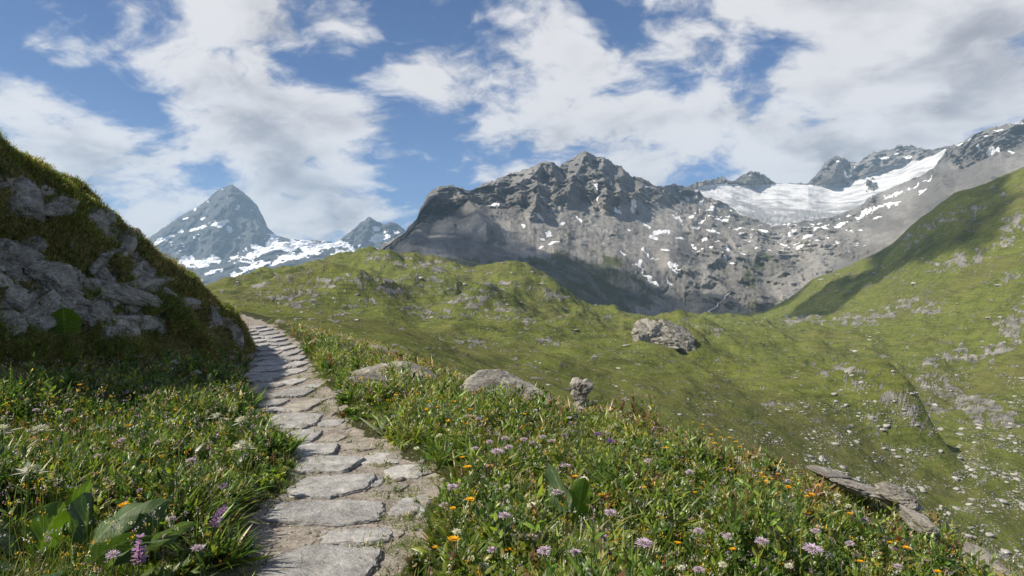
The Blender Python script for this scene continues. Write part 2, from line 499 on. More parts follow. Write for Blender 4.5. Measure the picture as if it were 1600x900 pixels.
ribs = rib_field(MX, MY, [
    ([(847, 252), (838, 280), (842, 305), (836, 332)], 17, 130), ([(829, 264), (812, 290), (815, 318)], 14, 80), ([(861, 256), (868, 285), (872, 310)], 14, 110),
    ([(917, 239), (905, 268), (892, 295), (890, 312)], 18, 150), ([(944, 249), (940, 280), (945, 300), (950, 322)], 16, 130), ([(917, 240), (925, 275), (928, 300)], 13, 110),
    ([(978, 272), (968, 300), (968, 330)], 16, 110), ([(1005, 281), (1000, 305), (985, 325)], 14, 90), ([(1040, 291), (1035, 315)], 12, 80),
    ([(686, 291), (672, 320), (655, 350), (640, 385)], 20, 80), ([(717, 294), (735, 325), (760, 360)], 22, 90), ([(780, 281), (775, 310)], 13, 60),
    ([(1313, 243), (1306, 268), (1300, 285)], 18, 220), ([(1300, 246), (1285, 275)], 10, 120), ([(1176, 266), (1180, 284)], 16, 170), ([(1405, 229), (1400, 258)], 26, 180), ([(1370, 240), (1362, 265)], 16, 140),
    ([(1526, 208), (1510, 228), (1490, 250), (1470, 290)], 20, 110), ([(1583, 197), (1570, 222), (1560, 240)], 18, 110), ([(1640, 175), (1620, 215)], 20, 120),
    ([(960, 410), (1000, 455), (1030, 490)], 26, 55), ([(870, 400), (900, 450), (925, 490)], 30, 50), ([(1045, 405), (1080, 445), (1100, 480)], 22, 60), ([(1110, 385), (1160, 430), (1190, 470)], 26, 60),
    ([(1180, 380), (1220, 420), (1230, 455)], 22, 50), ([(1260, 380), (1290, 420)], 22, 40)])
along = (MX - 540) * 0.1
gul = ridged(MX / 20, MY / 75 + wq * .4, 0.5, 4, .55) - 0.9
s = 1 / 420.0
rn = ridged(X[..., 0] * s + wq * .2, X[..., 1] * s * .6, X[..., 2] * s * .9, 6, 0.56) - 0.95
med = fbm(X[..., 0] / 170, X[..., 1] / 170, X[..., 2] / 170, 5, .55)
fine = fbm(X[..., 0] / 42, X[..., 1] / 42, X[..., 2] / 42, 4, .6)
lowrock = sstep(0.22, 0.8, wq * 0.6 + sstep(1020, 1100, MX) * sstep(1.0, 1.5, T) * (1 - sstep(2.7, 3.0, T)) * (1 - sstep(1330, 1400, MX)))
scale = mt.d / 3000
crestfade = 1 - 0.7 * np.exp(-((T - 4) / 0.10) ** 2)
dipc = (X[..., 0] * .55 + X[..., 2] * .83 + X[..., 1] * .25) / 62 + wq * 1.6 + med * .35
saw = (dipc - np.floor(dipc)); saw = np.where(saw < .8, saw / .8, (1 - saw) / .2) - .5
dip2 = (-X[..., 0] * .75 + X[..., 2] * .6 + X[..., 1] * .2) / 105 + med * .5
saw2 = np.abs(dip2 - np.floor(dip2) - .5) * 2 - .5
disp = (rockup * (rn * 95 + gul * 12 + saw * 26 + saw2 * 40) + lowrock * saw * 9 + (1 - rockup) * (rn * 22 + gul * 6) + lowrock * (rn * 60 + saw2 * 22) + med * (20 + 26 * rockup) + fine * (4 + 12 * rockup + 7 * lowrock)) * (0.55 + 0.45 * scale)
disp = disp * (1 - 0.75 * glac) * crestfade + ribs * (0.6 + 0.4 * scale) * crestfade * (1 - glac)
X[..., 2] += rockup * (1 - glac) * fbm(MX / 9, 0.5, 2.2, 5, .62) * 13 * (mt.d / 3500) * np.exp(-((T - 4) / .15) ** 2)
serac = ridged(MX / 9, MY / 5, 3.1, 4, .6) - .9
disp = disp * (1 - .9 * glac) + glac * (serac * 7 * sstep(318, 350, MY))
X = push(mt, X, disp, 4)
X[..., 2] += glac * (fbm(MX / 26, MY / 9, 2.2, 4) * 6 + serac * 5 * sstep(310, 350, MY))
wn = fbm(MX / 22, MY / 13, 0.9, 5, .62)
snow = patches(MX, MY, [
    (773, 320, 7, 2, 5), (748, 312, 5, 2, 20), (858, 368, 9, 4, -20), (848, 376, 5, 2, 0), (817, 355, 4, 3, 60), (868, 381, 8, 2, -10), (879, 351, 4, 2, -20), (845, 343, 6, 1.5, 30), (845, 388, 4, 1.5, -20),
    (989, 328, 5, 6, -20), (965, 335, 8, 2, 35), (1033, 362, 11, 4, -15), (1022, 373, 7, 3, 20), (1010, 352, 6, 2, 35), (983, 361, 4, 2, 10), (953, 292, 2, 7, -30), (942, 381, 3, 1.5, 0), (930, 300, 3, 14, -12), (1060, 345, 16, 1.6, 42), (1085, 385, 14, 1.5, 35), (1015, 398, 16, 1.5, 45), (1130, 405, 14, 1.5, 40), (905, 345, 10, 1.5, 40),
    (975, 398, 8, 1.8, 40), (1000, 420, 14, 2.2, 48), (1018, 440, 14, 2.0, 40), (1052, 421, 18, 2.6, 38), (1044, 438, 9, 2.5, 45), (1000, 412, 3, 5, 0), (1040, 392, 7, 2, 15), (1063, 372, 6, 2, 10),
    (1140, 310, 12, 3, 20), (1110, 330, 10, 3, -20), (1095, 318, 8, 3, -25), (1130, 345, 12, 3, -10), (1150, 362, 10, 2.5, 10), (1170, 380, 8, 2, 10), (1095, 350, 8, 2, -10), (1115, 365, 9, 2, 15),
    (1080, 340, 6, 2, 0), (1190, 365, 8, 2.5, 10), (1235, 368, 12, 3, -20), (1262, 372, 9, 2.5, -15), (1285, 357, 14, 3, -20), (1315, 350, 12, 2.5, -25), (1270, 352, 8, 2, 0), (1225, 385, 7, 2, 10), (1200, 395, 7, 2, 5), (1250, 390, 7, 2, -10),
    (1345, 337, 14, 2.5, -28), (1375, 325, 16, 2.5, -30), (1395, 320, 12, 3.5, -12), (1400, 305, 20, 2.5, -24), (1430, 292, 18, 2.5, -25), (1450, 280, 10, 2, -30), (1440, 300, 10, 1.6, -30), (1370, 340, 9, 1.8, -25),
    (1517, 221, 5, 4, -30), (1530, 236, 4, 2, 0), (1550, 241, 10, 3, -5), (1590, 194, 12, 3, -15), (1560, 205, 8, 2, -10), (1500, 228, 5, 2, -30), (1580, 238, 8, 2, 0), (1540, 215, 5, 1.5, -20),
    (1190, 270, 5, 3, -40), (1172, 274, 6, 3, -30), (1310, 254, 4, 2, 0), (1338, 262, 4, 5, 30), (1380, 248, 8, 2, 10), (1420, 248, 8, 2, -10), (1325, 275, 8, 4, 30), (1400, 244, 5, 1.5, 0),
    (1012, 292, 3, 2, 0), (1046, 305, 4, 1.5, 20), (1062, 300, 5, 1.5, 30), (1075, 310, 5, 2, 30), (1050, 325, 4, 1.5, 10), (1085, 360, 7, 2, 0), (1100, 378, 5, 2, 0), (1138, 395, 6, 2, 20), (1160, 400, 6, 2, 20), (1145, 415, 5, 1.5, 10)], wn * 0.30)
scatter = fbm(MX / 7, MY / 4, 4.4, 4, .6)
snow = np.maximum(snow, np.clip(0.5 + fbm(MX / 12, MY / 3.2 + MX / 30, 4.4, 4, .6) * 0.95 - 0.54, 0, 1) * sstep(295, 312, MY) * (1 - sstep(390, 425, MY)) * sstep(1045, 1090, MX) * (1 - sstep(1340, 1400, MX)))
snow = np.where(T > 4.15, 0, snow)
vst = ridged(MX / 9, MY / 30, 5.5, 4, .6) - .8
veg = .62 * sstep(0.05, .8, vst * .35 + (1 - sstep(1.7, 2.4, T)) * (1 - sstep(960, 1060, MX)) * 0.9 * sstep(360, 420, MY) + wq * 0.5 + 0.30 * sstep(1060, 1100, MX) * (1 - sstep(1250, 1330, MX)) * np.exp(-((T - 1.75) / .45) ** 2) - 0.1)
scree = (1 - rockup) * sstep(-0.35, 0.35, wq * .6 + med * .2 + 0.25)
q4 = grid_quads(*mt.d.shape)
isg = (glac > 0.5).ravel()[q4].sum(1) >= 2
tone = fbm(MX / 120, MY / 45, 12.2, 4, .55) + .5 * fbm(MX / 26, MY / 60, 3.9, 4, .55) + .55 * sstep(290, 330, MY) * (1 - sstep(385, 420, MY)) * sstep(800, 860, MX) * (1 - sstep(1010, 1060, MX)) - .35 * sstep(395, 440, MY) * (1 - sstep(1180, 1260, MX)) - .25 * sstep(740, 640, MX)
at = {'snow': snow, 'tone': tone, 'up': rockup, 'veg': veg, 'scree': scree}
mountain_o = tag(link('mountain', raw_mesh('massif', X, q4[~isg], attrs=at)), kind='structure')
gme = raw_mesh('glacier', X, q4[isg], attrs={'low': sstep(300, 350, MY + wq * 8), 'up': rockup})
glacier_o = tag(link('glacier', gme), kind='structure')
mt.X = X

# ---- green hills, valley floor and the right-hand slope, 30 m - 2 km away
H = [(-200, 500, 420), (100, 492, 500), (250, 478, 620), (331, 461, 700), (375, 441, 800), (419, 426, 900), (481, 418, 1000), (512, 415, 1100), (559, 404, 1250), (603, 400, 1320), (640, 405, 1300),
     (669, 413, 1250), (700, 424, 1200), (737, 441, 1120), (779, 432, 1120), (806, 433, 1120), (830, 440, 1120), (858, 449, 1150), (892, 467, 1200), (944, 485, 1350), (1012, 493, 1700), (1081, 498, 1850), (1129, 492, 1950),
     (1192, 489, 2000), (1242, 461, 1900), (1270, 437, 1850), (1334, 413, 1750), (1370, 397, 1700), (1398, 379, 1650), (1427, 351, 1600), (1452, 333, 1560), (1491, 304, 1500), (1520, 295, 1450), (1548, 287, 1420), (1600, 264, 1340),
     (1700, 225, 1250), (1850, 180, 1150)]
M3 = [(-200, 500, 330), (250, 482, 480), (330, 471, 520), (400, 465, 600), (500, 452, 720), (600, 455, 720), (700, 470, 700), (800, 478, 640), (900, 498, 740), (1000, 511, 1000), (1100, 506, 1300), (1180, 505, 1350), (1250, 512, 1250),
      (1320, 512, 1150), (1400, 495, 1050), (1500, 450, 950), (1600, 405, 900), (1850, 330, 800)]
M2 = [(-200, 500, 200), (330, 482, 310), (500, 482, 360), (600, 492, 360), (700, 515, 360), (800, 535, 380), (900, 545, 410), (1000, 560, 420), (1100, 580, 440), (1200, 598, 460), (1300, 620, 480), (1400, 640, 520),
      (1500, 625, 600), (1600, 585, 600), (1850, 520, 560)]
M1 = [(-200, 520, 90), (330, 508, 120), (400, 508, 120), (500, 520, 115), (600, 545, 110), (700, 575, 115), (800, 612, 122), (900, 632, 135), (1000, 655, 150), (1100, 680, 168), (1200, 705, 190), (1300, 745, 212), (1400, 785, 235),
      (1500, 830, 250), (1600, 860, 260), (1850, 900, 280)]
M0 = [(-200, 640, 26), (330, 560, 44), (400, 545, 50), (500, 565, 46), (600, 620, 42), (700, 700, 38), (800, 760, 40), (900, 800, 44), (1000, 850, 50), (1100, 900, 56), (1200, 960, 62), (1400, 1080, 75), (1600, 1200, 85), (1850, 1300, 95)]
px = np.arange(-200, 1850, 1.5)
hl = Loft(px, [M0, M1, M2, M3, H], [36, 110, 105, 110, 14], [120, 90, 70, 60, 8], [(260, -130)])
X = hl.pos(); HX, HY, T = hl.px, hl.py, hl.Tg
xx, yy = X[..., 0], X[..., 1]
rel = np.clip(hl.d / 700, 0.08, 1.6)
mid = (1 - np.exp(-(T / .5) ** 2))
big = fbm(xx / 170, yy / 230, 0.2, 4, .5) * 17 * rel * mid
knoll = (ridged(xx / 80 + 3, yy / 110, 0.7, 4, .5, sharp=1.5) - 1.0) * 6.5 * np.clip(rel, 0, 1) * mid
leftw = 1 - sstep(950, 1250, HX) * 0.6
fadecrest = 1 - 0.8 * np.exp(-((T - 4) / 0.3) ** 2)
Zd = (big * leftw + knoll) * fadecrest
BUMPS = [  # px, py, depth, radius across, radius deep, height, sharp east side
    (1066, 505, 520, 38, 55, 20, 1.8), (1105, 508, 560, 40, 50, 8, 1.3), (1330, 590, 400, 48, 60, 22, 1.6), (1398, 618, 385, 24, 34, 21, 2.8), (1270, 640, 330, 36, 40, 7, 1.3), (860, 455, 900, 70, 90, 16, 1.6), (690, 462, 820, 80, 80, 22, 2.2),
    (610, 425, 1000, 120, 120, 14, 1.3), (790, 440, 1050, 110, 110, 20, 1.0), (740, 478, 620, 55, 60, 19, 1.9), (560, 470, 560, 50, 60, 12, 1.4), (470, 445, 760, 70, 70, 14, 1.4), (640, 440, 900, 60, 50, 14, 1.8),
    (880, 520, 520, 55, 50, 8, 1.3), (1000, 530, 380, 40, 45, 6, 1.2), (1180, 560, 470, 45, 50, 7, 1.5), (930, 575, 300, 36, 36, 5, 1.3), (1120, 640, 260, 34, 36, 5, 1.3), (830, 570, 230, 26, 30, 3.5, 1.3), (1310, 520, 900, 70, 70, 10, 1.3), (1220, 520, 800, 60, 60, 8, 1.3)]
for bx, by, bd, ra, rd, hh, sh in BUMPS:
    cx_ = (bx - CX) / F * bd
    u = (xx - cx_) / ra; u = np.where(u > 0, u * sh, u); v = (yy - bd) / rd
    Zd += hh * np.exp(-(u * u + v * v) ** 1.3)
Zd += (fbm(xx / 60, yy / 70, 9.4, 4, .5) * 7.5 + (ridged(xx / 42 + 7, yy / 55, 3.7, 3, .5, sharp=1.5) - 1.0) * 4.6) * np.clip(rel, .12, 1.1) * mid * fadecrest
HY = CY - (X[..., 2] + Zd) / X[..., 1] * F
crag = fbm(HX / 26, HY / 7, 6.1, 5, .6)
rocky = patches(HX, HY, [
    (450, 460, 40, 8, -15), (410, 448, 26, 6, -12), (480, 470, 40, 8, -20), (440, 437, 40, 5, -10), (520, 440, 50, 5, -10), (590, 440, 45, 6, 0), (610, 455, 40, 6, 0), (560, 475, 30, 7, -12), (680, 440, 26, 7, 20), (660, 415, 40, 6, 10), (610, 408, 46, 5, 5),
    (720, 470, 38, 8, -10), (770, 480, 44, 10, 10), (800, 500, 30, 8, 10), (860, 460, 22, 7, 15), (700, 490, 40, 6, -8), (750, 455, 30, 6, 0), (790, 445, 30, 4, 0), (520, 500, 26, 5, -5), (650, 485, 24, 5, 0), (740, 535, 30, 5, 5), (860, 535, 26, 4, 8),
    (1090, 510, 40, 5, 15), (1130, 525, 22, 4, 20), (1320, 578, 46, 8, 4), (1390, 618, 36, 11, 12), (1350, 600, 40, 8, 15), (1420, 640, 14, 16, 0), (1360, 650, 34, 6, 8), (1270, 655, 16, 5, 0), (1200, 630, 16, 3, 0), (1340, 668, 30, 5, 5),
    (1300, 500, 50, 6, -4), (1380, 492, 40, 6, -10), (1440, 485, 26, 5, -14), (1250, 500, 30, 6, 0), (1330, 505, 30, 6, 0),
    (1560, 545, 50, 9, -22), (1480, 560, 36, 7, -20), (1590, 500, 30, 14, -30), (1590, 345, 24, 10, -25), (1560, 380, 45, 6, -25), (1500, 410, 46, 6, -15), (1520, 330, 40, 5, -30), (1470, 345, 40, 5, -30), (1430, 375, 26, 5, -38), (1420, 470, 34, 5, -12), (1590, 430, 30, 6, -20),
    (1500, 620, 40, 8, 15), (1540, 640, 50, 10, 10), (1480, 600, 30, 6, 30), (1570, 660, 50, 8, 5), (1580, 870, 40, 8, 5), (1460, 640, 14, 10, 0), (1440, 600, 20, 5, 30)], crag * 0.62 - 0.10)
sparse = sstep(0.24, 0.6, fbm(HX / 24, HY / 6, 8.8, 5, .62)) * 0.60
rocky = np.clip(np.maximum(rocky, sparse) + .35 * fbm(HX / 9, HY / 3, 2.1, 4, .6), 0, 1.3)
rocky = np.clip(rocky + .42 * np.clip(patches(HX, HY, [(1560, 545, 70, 12, -22), (1590, 500, 40, 14, -30), (1480, 560, 36, 7, -20), (1530, 640, 90, 22, 10), (1470, 600, 40, 12, 35), (1440, 660, 30, 10, 60), (1590, 345, 30, 10, -25), (1540, 400, 70, 8, -25), (1400, 490, 90, 7, -8)], crag * .4) - .35, 0, 1), 0, 1.35)
rk = sstep(0.45, 0.8, rocky)
Zd += rk * (ridged(xx / 16, yy / 16, 1.1, 4, .6) - 0.8) * 1.3 * np.clip(rel, .15, 1.1) * mid
Zd += fbm(xx / 22, yy / 22, 0.4, 4, .5) * 1.6 * np.clip(rel, .1, 1) * mid
X[..., 2] += Zd
hl.X = X
hl.appy = CY - X[..., 2] / X[..., 1] * F
dry = fbm(xx / 130, yy / 90, 3.3, 5, .55)
hills_o = tag(link('hills', raw_mesh('hills', X, grid_quads(*hl.d.shape), attrs={'rocky': rocky, 'dry': dry, 'dist': hl.d / 1000})), kind='structure')


def hill_hit(pxq, pyq):
    """First visible point of the hills along the photo's ray, and its row."""
    c = int(np.clip(round((pxq - px0_h) / 1.5), 0, hl.d.shape[1] - 1))
    col = hl.appy[:, c]
    r = np.nonzero(col[12:] <= pyq)[0]
    if not len(r): return None
    r = r[0] + 12
    t = (col[r - 1] - pyq) / (col[r - 1] - col[r] + 1e-9)
    return hl.X[r - 1, c] * (1 - t) + hl.X[r, c] * t


px0_h = -200.0
# ------------------------------------------------------------------ terrain materials
def rock_mix(t, vec, scale, c_dark, c_mid, c_light):
    n = t.noise(vec, scale, 8, 0.62)
    f = t.noise(vec, scale * 6.3, 6, 0.65)
    s = t.m('ADD', t.m('MULTIPLY', n, 0.65), t.m('MULTIPLY', f, 0.35))
    a = t.mix(t.ss(s, 0.36, 0.52), c_dark, c_mid)
    return t.mix(t.ss(s, 0.50, 0.66), a, c_light)


# far peak
m, t, b = material('far_rock')
pos = t.pos()
base = rock_mix(t, pos, 0.004, (0.04, 0.044, 0.05), (0.072, 0.075, 0.08), (0.12, 0.12, 0.12))
sn = t.m('ADD', t.attr('snow'), t.m('MULTIPLY_ADD', t.noise(pos, 0.012, 6, 0.65), 0.5, -0.25))
sf = t.ss(sn, 0.50, 0.58)
t.l.new(t.mix(sf, base, (0.80, 0.82, 0.86)), b.inputs['Base Color'])
b.inputs['Roughness'].default_value = 0.9; b.inputs['Specular IOR Level'].default_value = 0.15
h = t.noise(pos, 0.011, 8, 0.68)
t.l.new(t.bump(h, t.bump and 0.55, 40.0), b.inputs['Normal'])
far_o.data.materials.append(m)

# massif
m, t, b = material('massif_rock')
pos = t.pos()
rock = rock_mix(t, pos, 0.008, (0.115, 0.113, 0.112), (0.175, 0.17, 0.163), (0.25, 0.238, 0.222))
scr = rock_mix(t, pos, 0.03, (0.155, 0.149, 0.14), (0.215, 0.206, 0.193), (0.29, 0.278, 0.258))
base = t.mix(t.ss(t.m('MULTIPLY_ADD', t.noise(pos, 0.012, 6, .6), 0.6, t.m('SUBTRACT', t.attr('scree'), 0.3)), 0.25, 0.6), rock, scr)
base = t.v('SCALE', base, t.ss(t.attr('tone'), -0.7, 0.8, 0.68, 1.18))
vg = t.m('ADD', t.attr('veg'), t.m('MULTIPLY_ADD', t.noise(pos, 0.014, 7, 0.65), 1.3, -0.65))
base = t.mix(t.ss(vg, 0.38, 0.72), base, t.mix(t.noise(pos, 0.02, 4), (0.045, 0.052, 0.024), (0.08, 0.088, 0.036)))
sn = t.m('ADD', t.attr('snow'), t.m('MULTIPLY_ADD', t.noise(pos, 0.03, 6, 0.65), 0.36, -0.18))
t.l.new(t.mix(t.ss(sn, 0.53, 0.59), base, (0.80, 0.815, 0.84)), b.inputs['Base Color'])
b.inputs['Roughness'].default_value = 0.9; b.inputs['Specular IOR Level'].default_value = 0.15
blocks = t.voro(pos, 0.075)
h = t.m('ADD', t.noise(pos, 0.022, 9, 0.70), t.m('MULTIPLY', blocks, 0.12))
t.l.new(t.bump(h, 0.60, 18.0), b.inputs['Normal'])
mountain_o.data.materials.append(m)

# glacier
m, t, b = material('glacier_ice')
pos = t.pos()
st = t.new('ShaderNodeMapping'); t.l.new(pos, st.inputs[0]); st.inputs['Scale'].default_value = (1.0, 0.35, 2.4)
n = t.noise(st.outputs[0], 0.007, 8, 0.62, 0.6)
lowf = t.attr('low')
dirt = t.ss(t.m('MULTIPLY_ADD', lowf, 0.20, n), 0.42, 0.72)
t.l.new(t.mix(dirt, (0.66, 0.67, 0.69), (0.27, 0.28, 0.295)), b.inputs['Base Color'])
b.inputs['Roughness'].default_value = 0.7; b.inputs['Specular IOR Level'].default_value = 0.2
t.l.new(t.bump(t.noise(st.outputs[0], 0.012, 8, 0.7), 0.8, 30.0), b.inputs['Normal'])
glacier_o.data.materials.append(m)

# hills
m, t, b = material('alpine_turf')
pos = t.pos()
dd = t.attr('dist')
n_big = t.noise(pos, 0.010, 6, 0.6)
n_mid = t.noise(pos, 0.05, 7, 0.62)
n_fine = t.noise(pos, 0.35, 6, 0.65)
g = t.mix(t.ss(n_mid, 0.36, 0.64), (0.072, 0.100, 0.018), (0.138, 0.166, 0.032))
g = t.mix(t.ss(n_fine, 0.40, 0.66), g, (0.165, 0.175, 0.043))
dryf = t.ss(t.m('ADD', t.attr('dry'), t.m('MULTIPLY_ADD', n_big, 1.6, -0.8)), 0.05, 0.55)
g = t.mix(t.m('MULTIPLY', dryf, 0.36), g, (0.130, 0.112, 0.046))
g = t.mix(t.ss(t.noise(pos, 0.09, 8, .70), 0.56, 0.70), g, (0.046, 0.052, 0.018))
mpc = t.new('ShaderNodeMapping'); t.l.new(pos, mpc.inputs[0]); mpc.inputs['Scale'].default_value = (0.035, 0.035, 0.55)
terr = t.noise(mpc.outputs[0], 1.0, 6, .62)
g = t.mix(t.m('MULTIPLY', t.ss(terr, .50, .66), .55), g, (0.050, 0.060, 0.018))
g = t.mix(t.m('MULTIPLY', t.ss(terr, .46, .34), .45), g, (0.175, 0.172, 0.055))
rk = rock_mix(t, pos, 0.10, (0.08, 0.077, 0.07), (0.22, 0.212, 0.19), (0.40, 0.385, 0.345))
rn = t.m('ADD', t.attr('rocky'), t.m('MULTIPLY_ADD', t.noise(pos, 0.16, 8, 0.72), 1.9, -0.95))
rf = t.ss(rn, 0.52, 0.68)
sp = t.voro(pos, 0.22)
spk = t.m('MULTIPLY', t.ss(sp, 0.15, 0.24, 1.0, 0.0), t.ss(t.m('MULTIPLY_ADD', t.attr('rocky'), 0.4, t.noise(pos, 0.017, 4, .6)), 0.48, 0.66))
rf = t.m('MAXIMUM', rf, spk)
t.l.new(t.mix(rf, g, rk), b.inputs['Base Color'])
b.inputs['Roughness'].default_value = 0.95; b.inputs['Specular IOR Level'].default_value = 0.1
h = t.m('ADD', t.m('MULTIPLY', t.noise(pos, 0.07, 10, 0.72), 1.3), t.m('ADD', t.m('MULTIPLY', rf, 0.25), t.m('MULTIPLY', terr, .5)))
t.l.new(t.bump(h, 0.8, 5.0), b.inputs['Normal'])
hills_o.data.materials.append(m)
# ------------------------------------------------------------------ air
hz = bpy.data.meshes.new('haze')
x0, x1, y0, y1, z0, z1 = -9000, 9000, -300, 10600, -700, 1600
vv = [(x, y, z) for z in (z0, z1) for y in (y0, y1) for x in (x0, x1)]
hz.from_pydata(vv, [], [(0, 2, 3, 1), (4, 5, 7, 6), (0, 1, 5, 4), (2, 6, 7, 3), (0, 4, 6, 2), (1, 3, 7, 5)])
hazeo = tag(link('haze', hz), kind='stuff')
m = bpy.data.materials.new('air'); m.use_nodes = True
t = NT(m.node_tree)
t.n.remove(t.n['Principled BSDF'])
pv = t.new('ShaderNodeVolumePrincipled')
pv.inputs['Color'].default_value = (0.52, 0.76, 1.0, 1)
pv.inputs['Density'].default_value = 5.3e-5
pv.inputs['Anisotropy'].default_value = 0.1
t.l.new(pv.outputs[0], t.n['Material Output'].inputs['Volume'])
hz.materials.append(m)

# ------------------------------------------------------------------ clouds overhead, outside the view, whose shadows lie on the mountains
m = bpy.data.materials.new('cloud_white'); m.use_nodes = True
t = NT(m.node_tree); bs = t.n['Principled BSDF']
bs.inputs['Base Color'].default_value = (.85, .85, .87, 1); bs.inputs['Roughness'].default_value = 1.0; bs.inputs['Specular IOR Level'].default_value = 0
tp = t.new('ShaderNodeBsdfTransparent'); mx = t.new('ShaderNodeMixShader')
lw = t.new('ShaderNodeLayerWeight'); lw.inputs[0].default_value = .5
t.l.new(t.m('MULTIPLY_ADD', lw.outputs['Facing'], .42, .42), mx.inputs[0]); t.l.new(bs.outputs[0], mx.inputs[1]); t.l.new(tp.outputs[0], mx.inputs[2])
t.l.new(mx.outputs[0], t.n['Material Output'].inputs['Surface'])


def overhead_cloud(px_, py_, d, alt, sx, sy, rz, seed):
    p = P(px_, py_, d); p = p + SUN * ((alt - p[2]) / SUN[2])
    bm_v, bm_t = unit_ico(5)
    o_ = seed * 7.3
    n = 1 + .55 * fbm(bm_v[:, 0] * 1.3 + o_, bm_v[:, 1] * 1.3, bm_v[:, 2] * 1.3 + o_, 5, .6)
    V = bm_v * n[:, None] * np.array([sx, sy, min(sx, sy) * .35])
    o = link('cloud', raw_mesh('cloud', V, tris=bm_t, mats=[m]), loc=tuple(p)); o.rotation_euler = (0, 0, R(rz))
    o['kind'] = 'structure'
    print('cloud at', p, 'view px', p[0] / p[1] * F + CX, CY - p[2] / p[1] * F)


overhead_cloud(740, 410, 1850, 2300, 400, 230, -10, 1)
overhead_cloud(960, 460, 2000, 2300, 480, 190, -8, 2)
overhead_cloud(1060, 455, 2150, 2350, 260, 150, 0, 8)
overhead_cloud(1050, 318, 4300, 2600, 360, 200, 15, 3)
overhead_cloud(1450, 350, 1450, 2200, 420, 135, 62, 5)
overhead_cloud(690, 365, 2300, 2400, 200, 200, 0, 6)
overhead_cloud(1290, 470, 1500, 2200, 180, 90, 30, 7)
# ------------------------------------------------------------------ the near ground: path, meadow, lip
Z0 = -1.6
_pl = [(-6, -1.7, -.3), (0.5, -1.5, -.45), (3.0, -1.55, -.5), (3.8, -1.62, -.56), (4.9, -1.79, -.52), (5.9, -1.92, -.62), (6.8, -2.28, -1.2), (8, -2.85, -1.85), (9, -3.35, -2.25), (11.4, -4.45, -3.1), (15, -5.85, -4.5), (20, -7.6, -6.3),
       (30, -11.9, -10.5), (36, -15.5, -13.6), (60, -28, -26)]
_py = [p[0] for p in _pl]; _pL = [p[1] for p in _pl]; _pR = [p[2] for p in _pl]
_lip = [(-6, 6.2), (0, 5.4), (3, 4.7), (5.2, 3.75), (6, 3.35), (6.8, 2.9), (8.2, 2.0), (10, 0.85), (12, -.3), (15, -1.9), (19, -3.8), (24, -6.3), (30, -9.1), (38, -13.0), (60, -25)]


def path_edges(y): return np.interp(y, _py, _pL), np.interp(y, _py, _pR)


def lip_x(y): return np.interp(y, [p[0] for p in _lip], [p[1] for p in _lip])


def ground_z(x, y):
    """Height of the near ground (eye level is 0)."""
    x = np.asarray(x, float); y = np.asarray(y, float)
    L, Rr = path_edges(y)
    dl = np.maximum(L - x, 0); dr = np.maximum(x - Rr, 0)
    s = (x - lip_x(y)) * 0.86
    z = np.full(np.broadcast(x, y).shape, Z0) + 0.0
    z = z + 0.06 * sstep(0, 0.35, dl) + 0.16 * np.maximum(dl - 0.35, 0)
    lipw = np.maximum(lip_x(y) - Rr, 0.5)
    fr = np.clip(dr / lipw, 0, 1.0)
    z = z + 0.05 * sstep(0, 0.3, dr) * (1 - sstep(10, 16, y)) - np.interp(y, [0, 3, 5.2, 6, 6.8, 8.2, 10], [1.1, 1.05, .80, .64, .48, .34, .32]) * fr ** 1.5 * (1 - 0.5 * sstep(12, 20, y))
    sp = np.where(s > 0, s * s / (s + 0.9), 0)
    z = z - 0.80 * sp
    inside = sstep(-0.05, 0.15, np.minimum(x - L, Rr - x))
    rough = fbm(x * 0.8, y * 0.8, 0.3, 3) * 0.05 + fbm(x * 4, y * 4, 2.0, 3) * 0.016
    z = z + rough * (1 - 0.55 * inside) - 0.03 * inside
    return z


u = np.linspace(-1.75, 1.45, 620)
y = np.concatenate([np.linspace(-5, 1.2, 20)[:-1], np.geomspace(1.2, 50, 420)])
Y, U = np.meshgrid(y, u, indexing='ij')
XX = U * (np.abs(Y) * 0.85 + 3.2)
ZZ = ground_z(XX, Y)
L, Rr = path_edges(Y)
edge = np.minimum(XX - L, Rr - XX)
en = fbm(XX * 2.2, Y * 2.2, 5.5, 4, .55)
dirt = sstep(-0.16, 0.10, edge + en * 0.26)
ground_o = tag(link('ground', raw_mesh('near_ground', np.stack([XX, Y, ZZ], -1), grid_quads(*XX.shape), attrs={'dirt': dirt, 'edge': edge})), kind='structure')
m, t, b = material('meadow_soil')
pos = t.pos()
soil = t.mix(t.noise(pos, 3.0, 6, .6), (0.020, 0.024, 0.008), (0.050, 0.052, 0.018))
n1 = t.noise(pos, 5.0, 8, .66); n2 = t.noise(pos, 38.0, 5, .6)
dirtc = t.mix(t.ss(n1, .35, .65), (0.14, 0.122, 0.102), (0.28, 0.254, 0.22))
dirtc = t.mix(t.ss(n2, .52, .68), dirtc, (0.36, 0.33, 0.285))
peb = t.voro(pos, 26.0); pebc = t.voro(pos, 26.0, out='Color')
sepc = t.new('ShaderNodeSeparateColor'); t.l.new(pebc, sepc.inputs[0])
pebm = t.m('MULTIPLY', t.ss(peb, 0.30, 0.38, 1.0, 0.0), t.ss(sepc.outputs[0], .62, .66))
dirtc = t.mix(pebm, dirtc, t.mix(sepc.outputs[1], (0.17, 0.16, 0.145), (0.42, 0.40, 0.37)))
df = t.ss(t.m('ADD', t.attr('dirt'), t.m('MULTIPLY_ADD', t.noise(pos, 9, 5, .6), .5, -.25)), 0.42, 0.62)
t.l.new(t.mix(df, soil, dirtc), b.inputs['Base Color'])
b.inputs['Roughness'].default_value = 0.95; b.inputs['Specular IOR Level'].default_value = 0.15
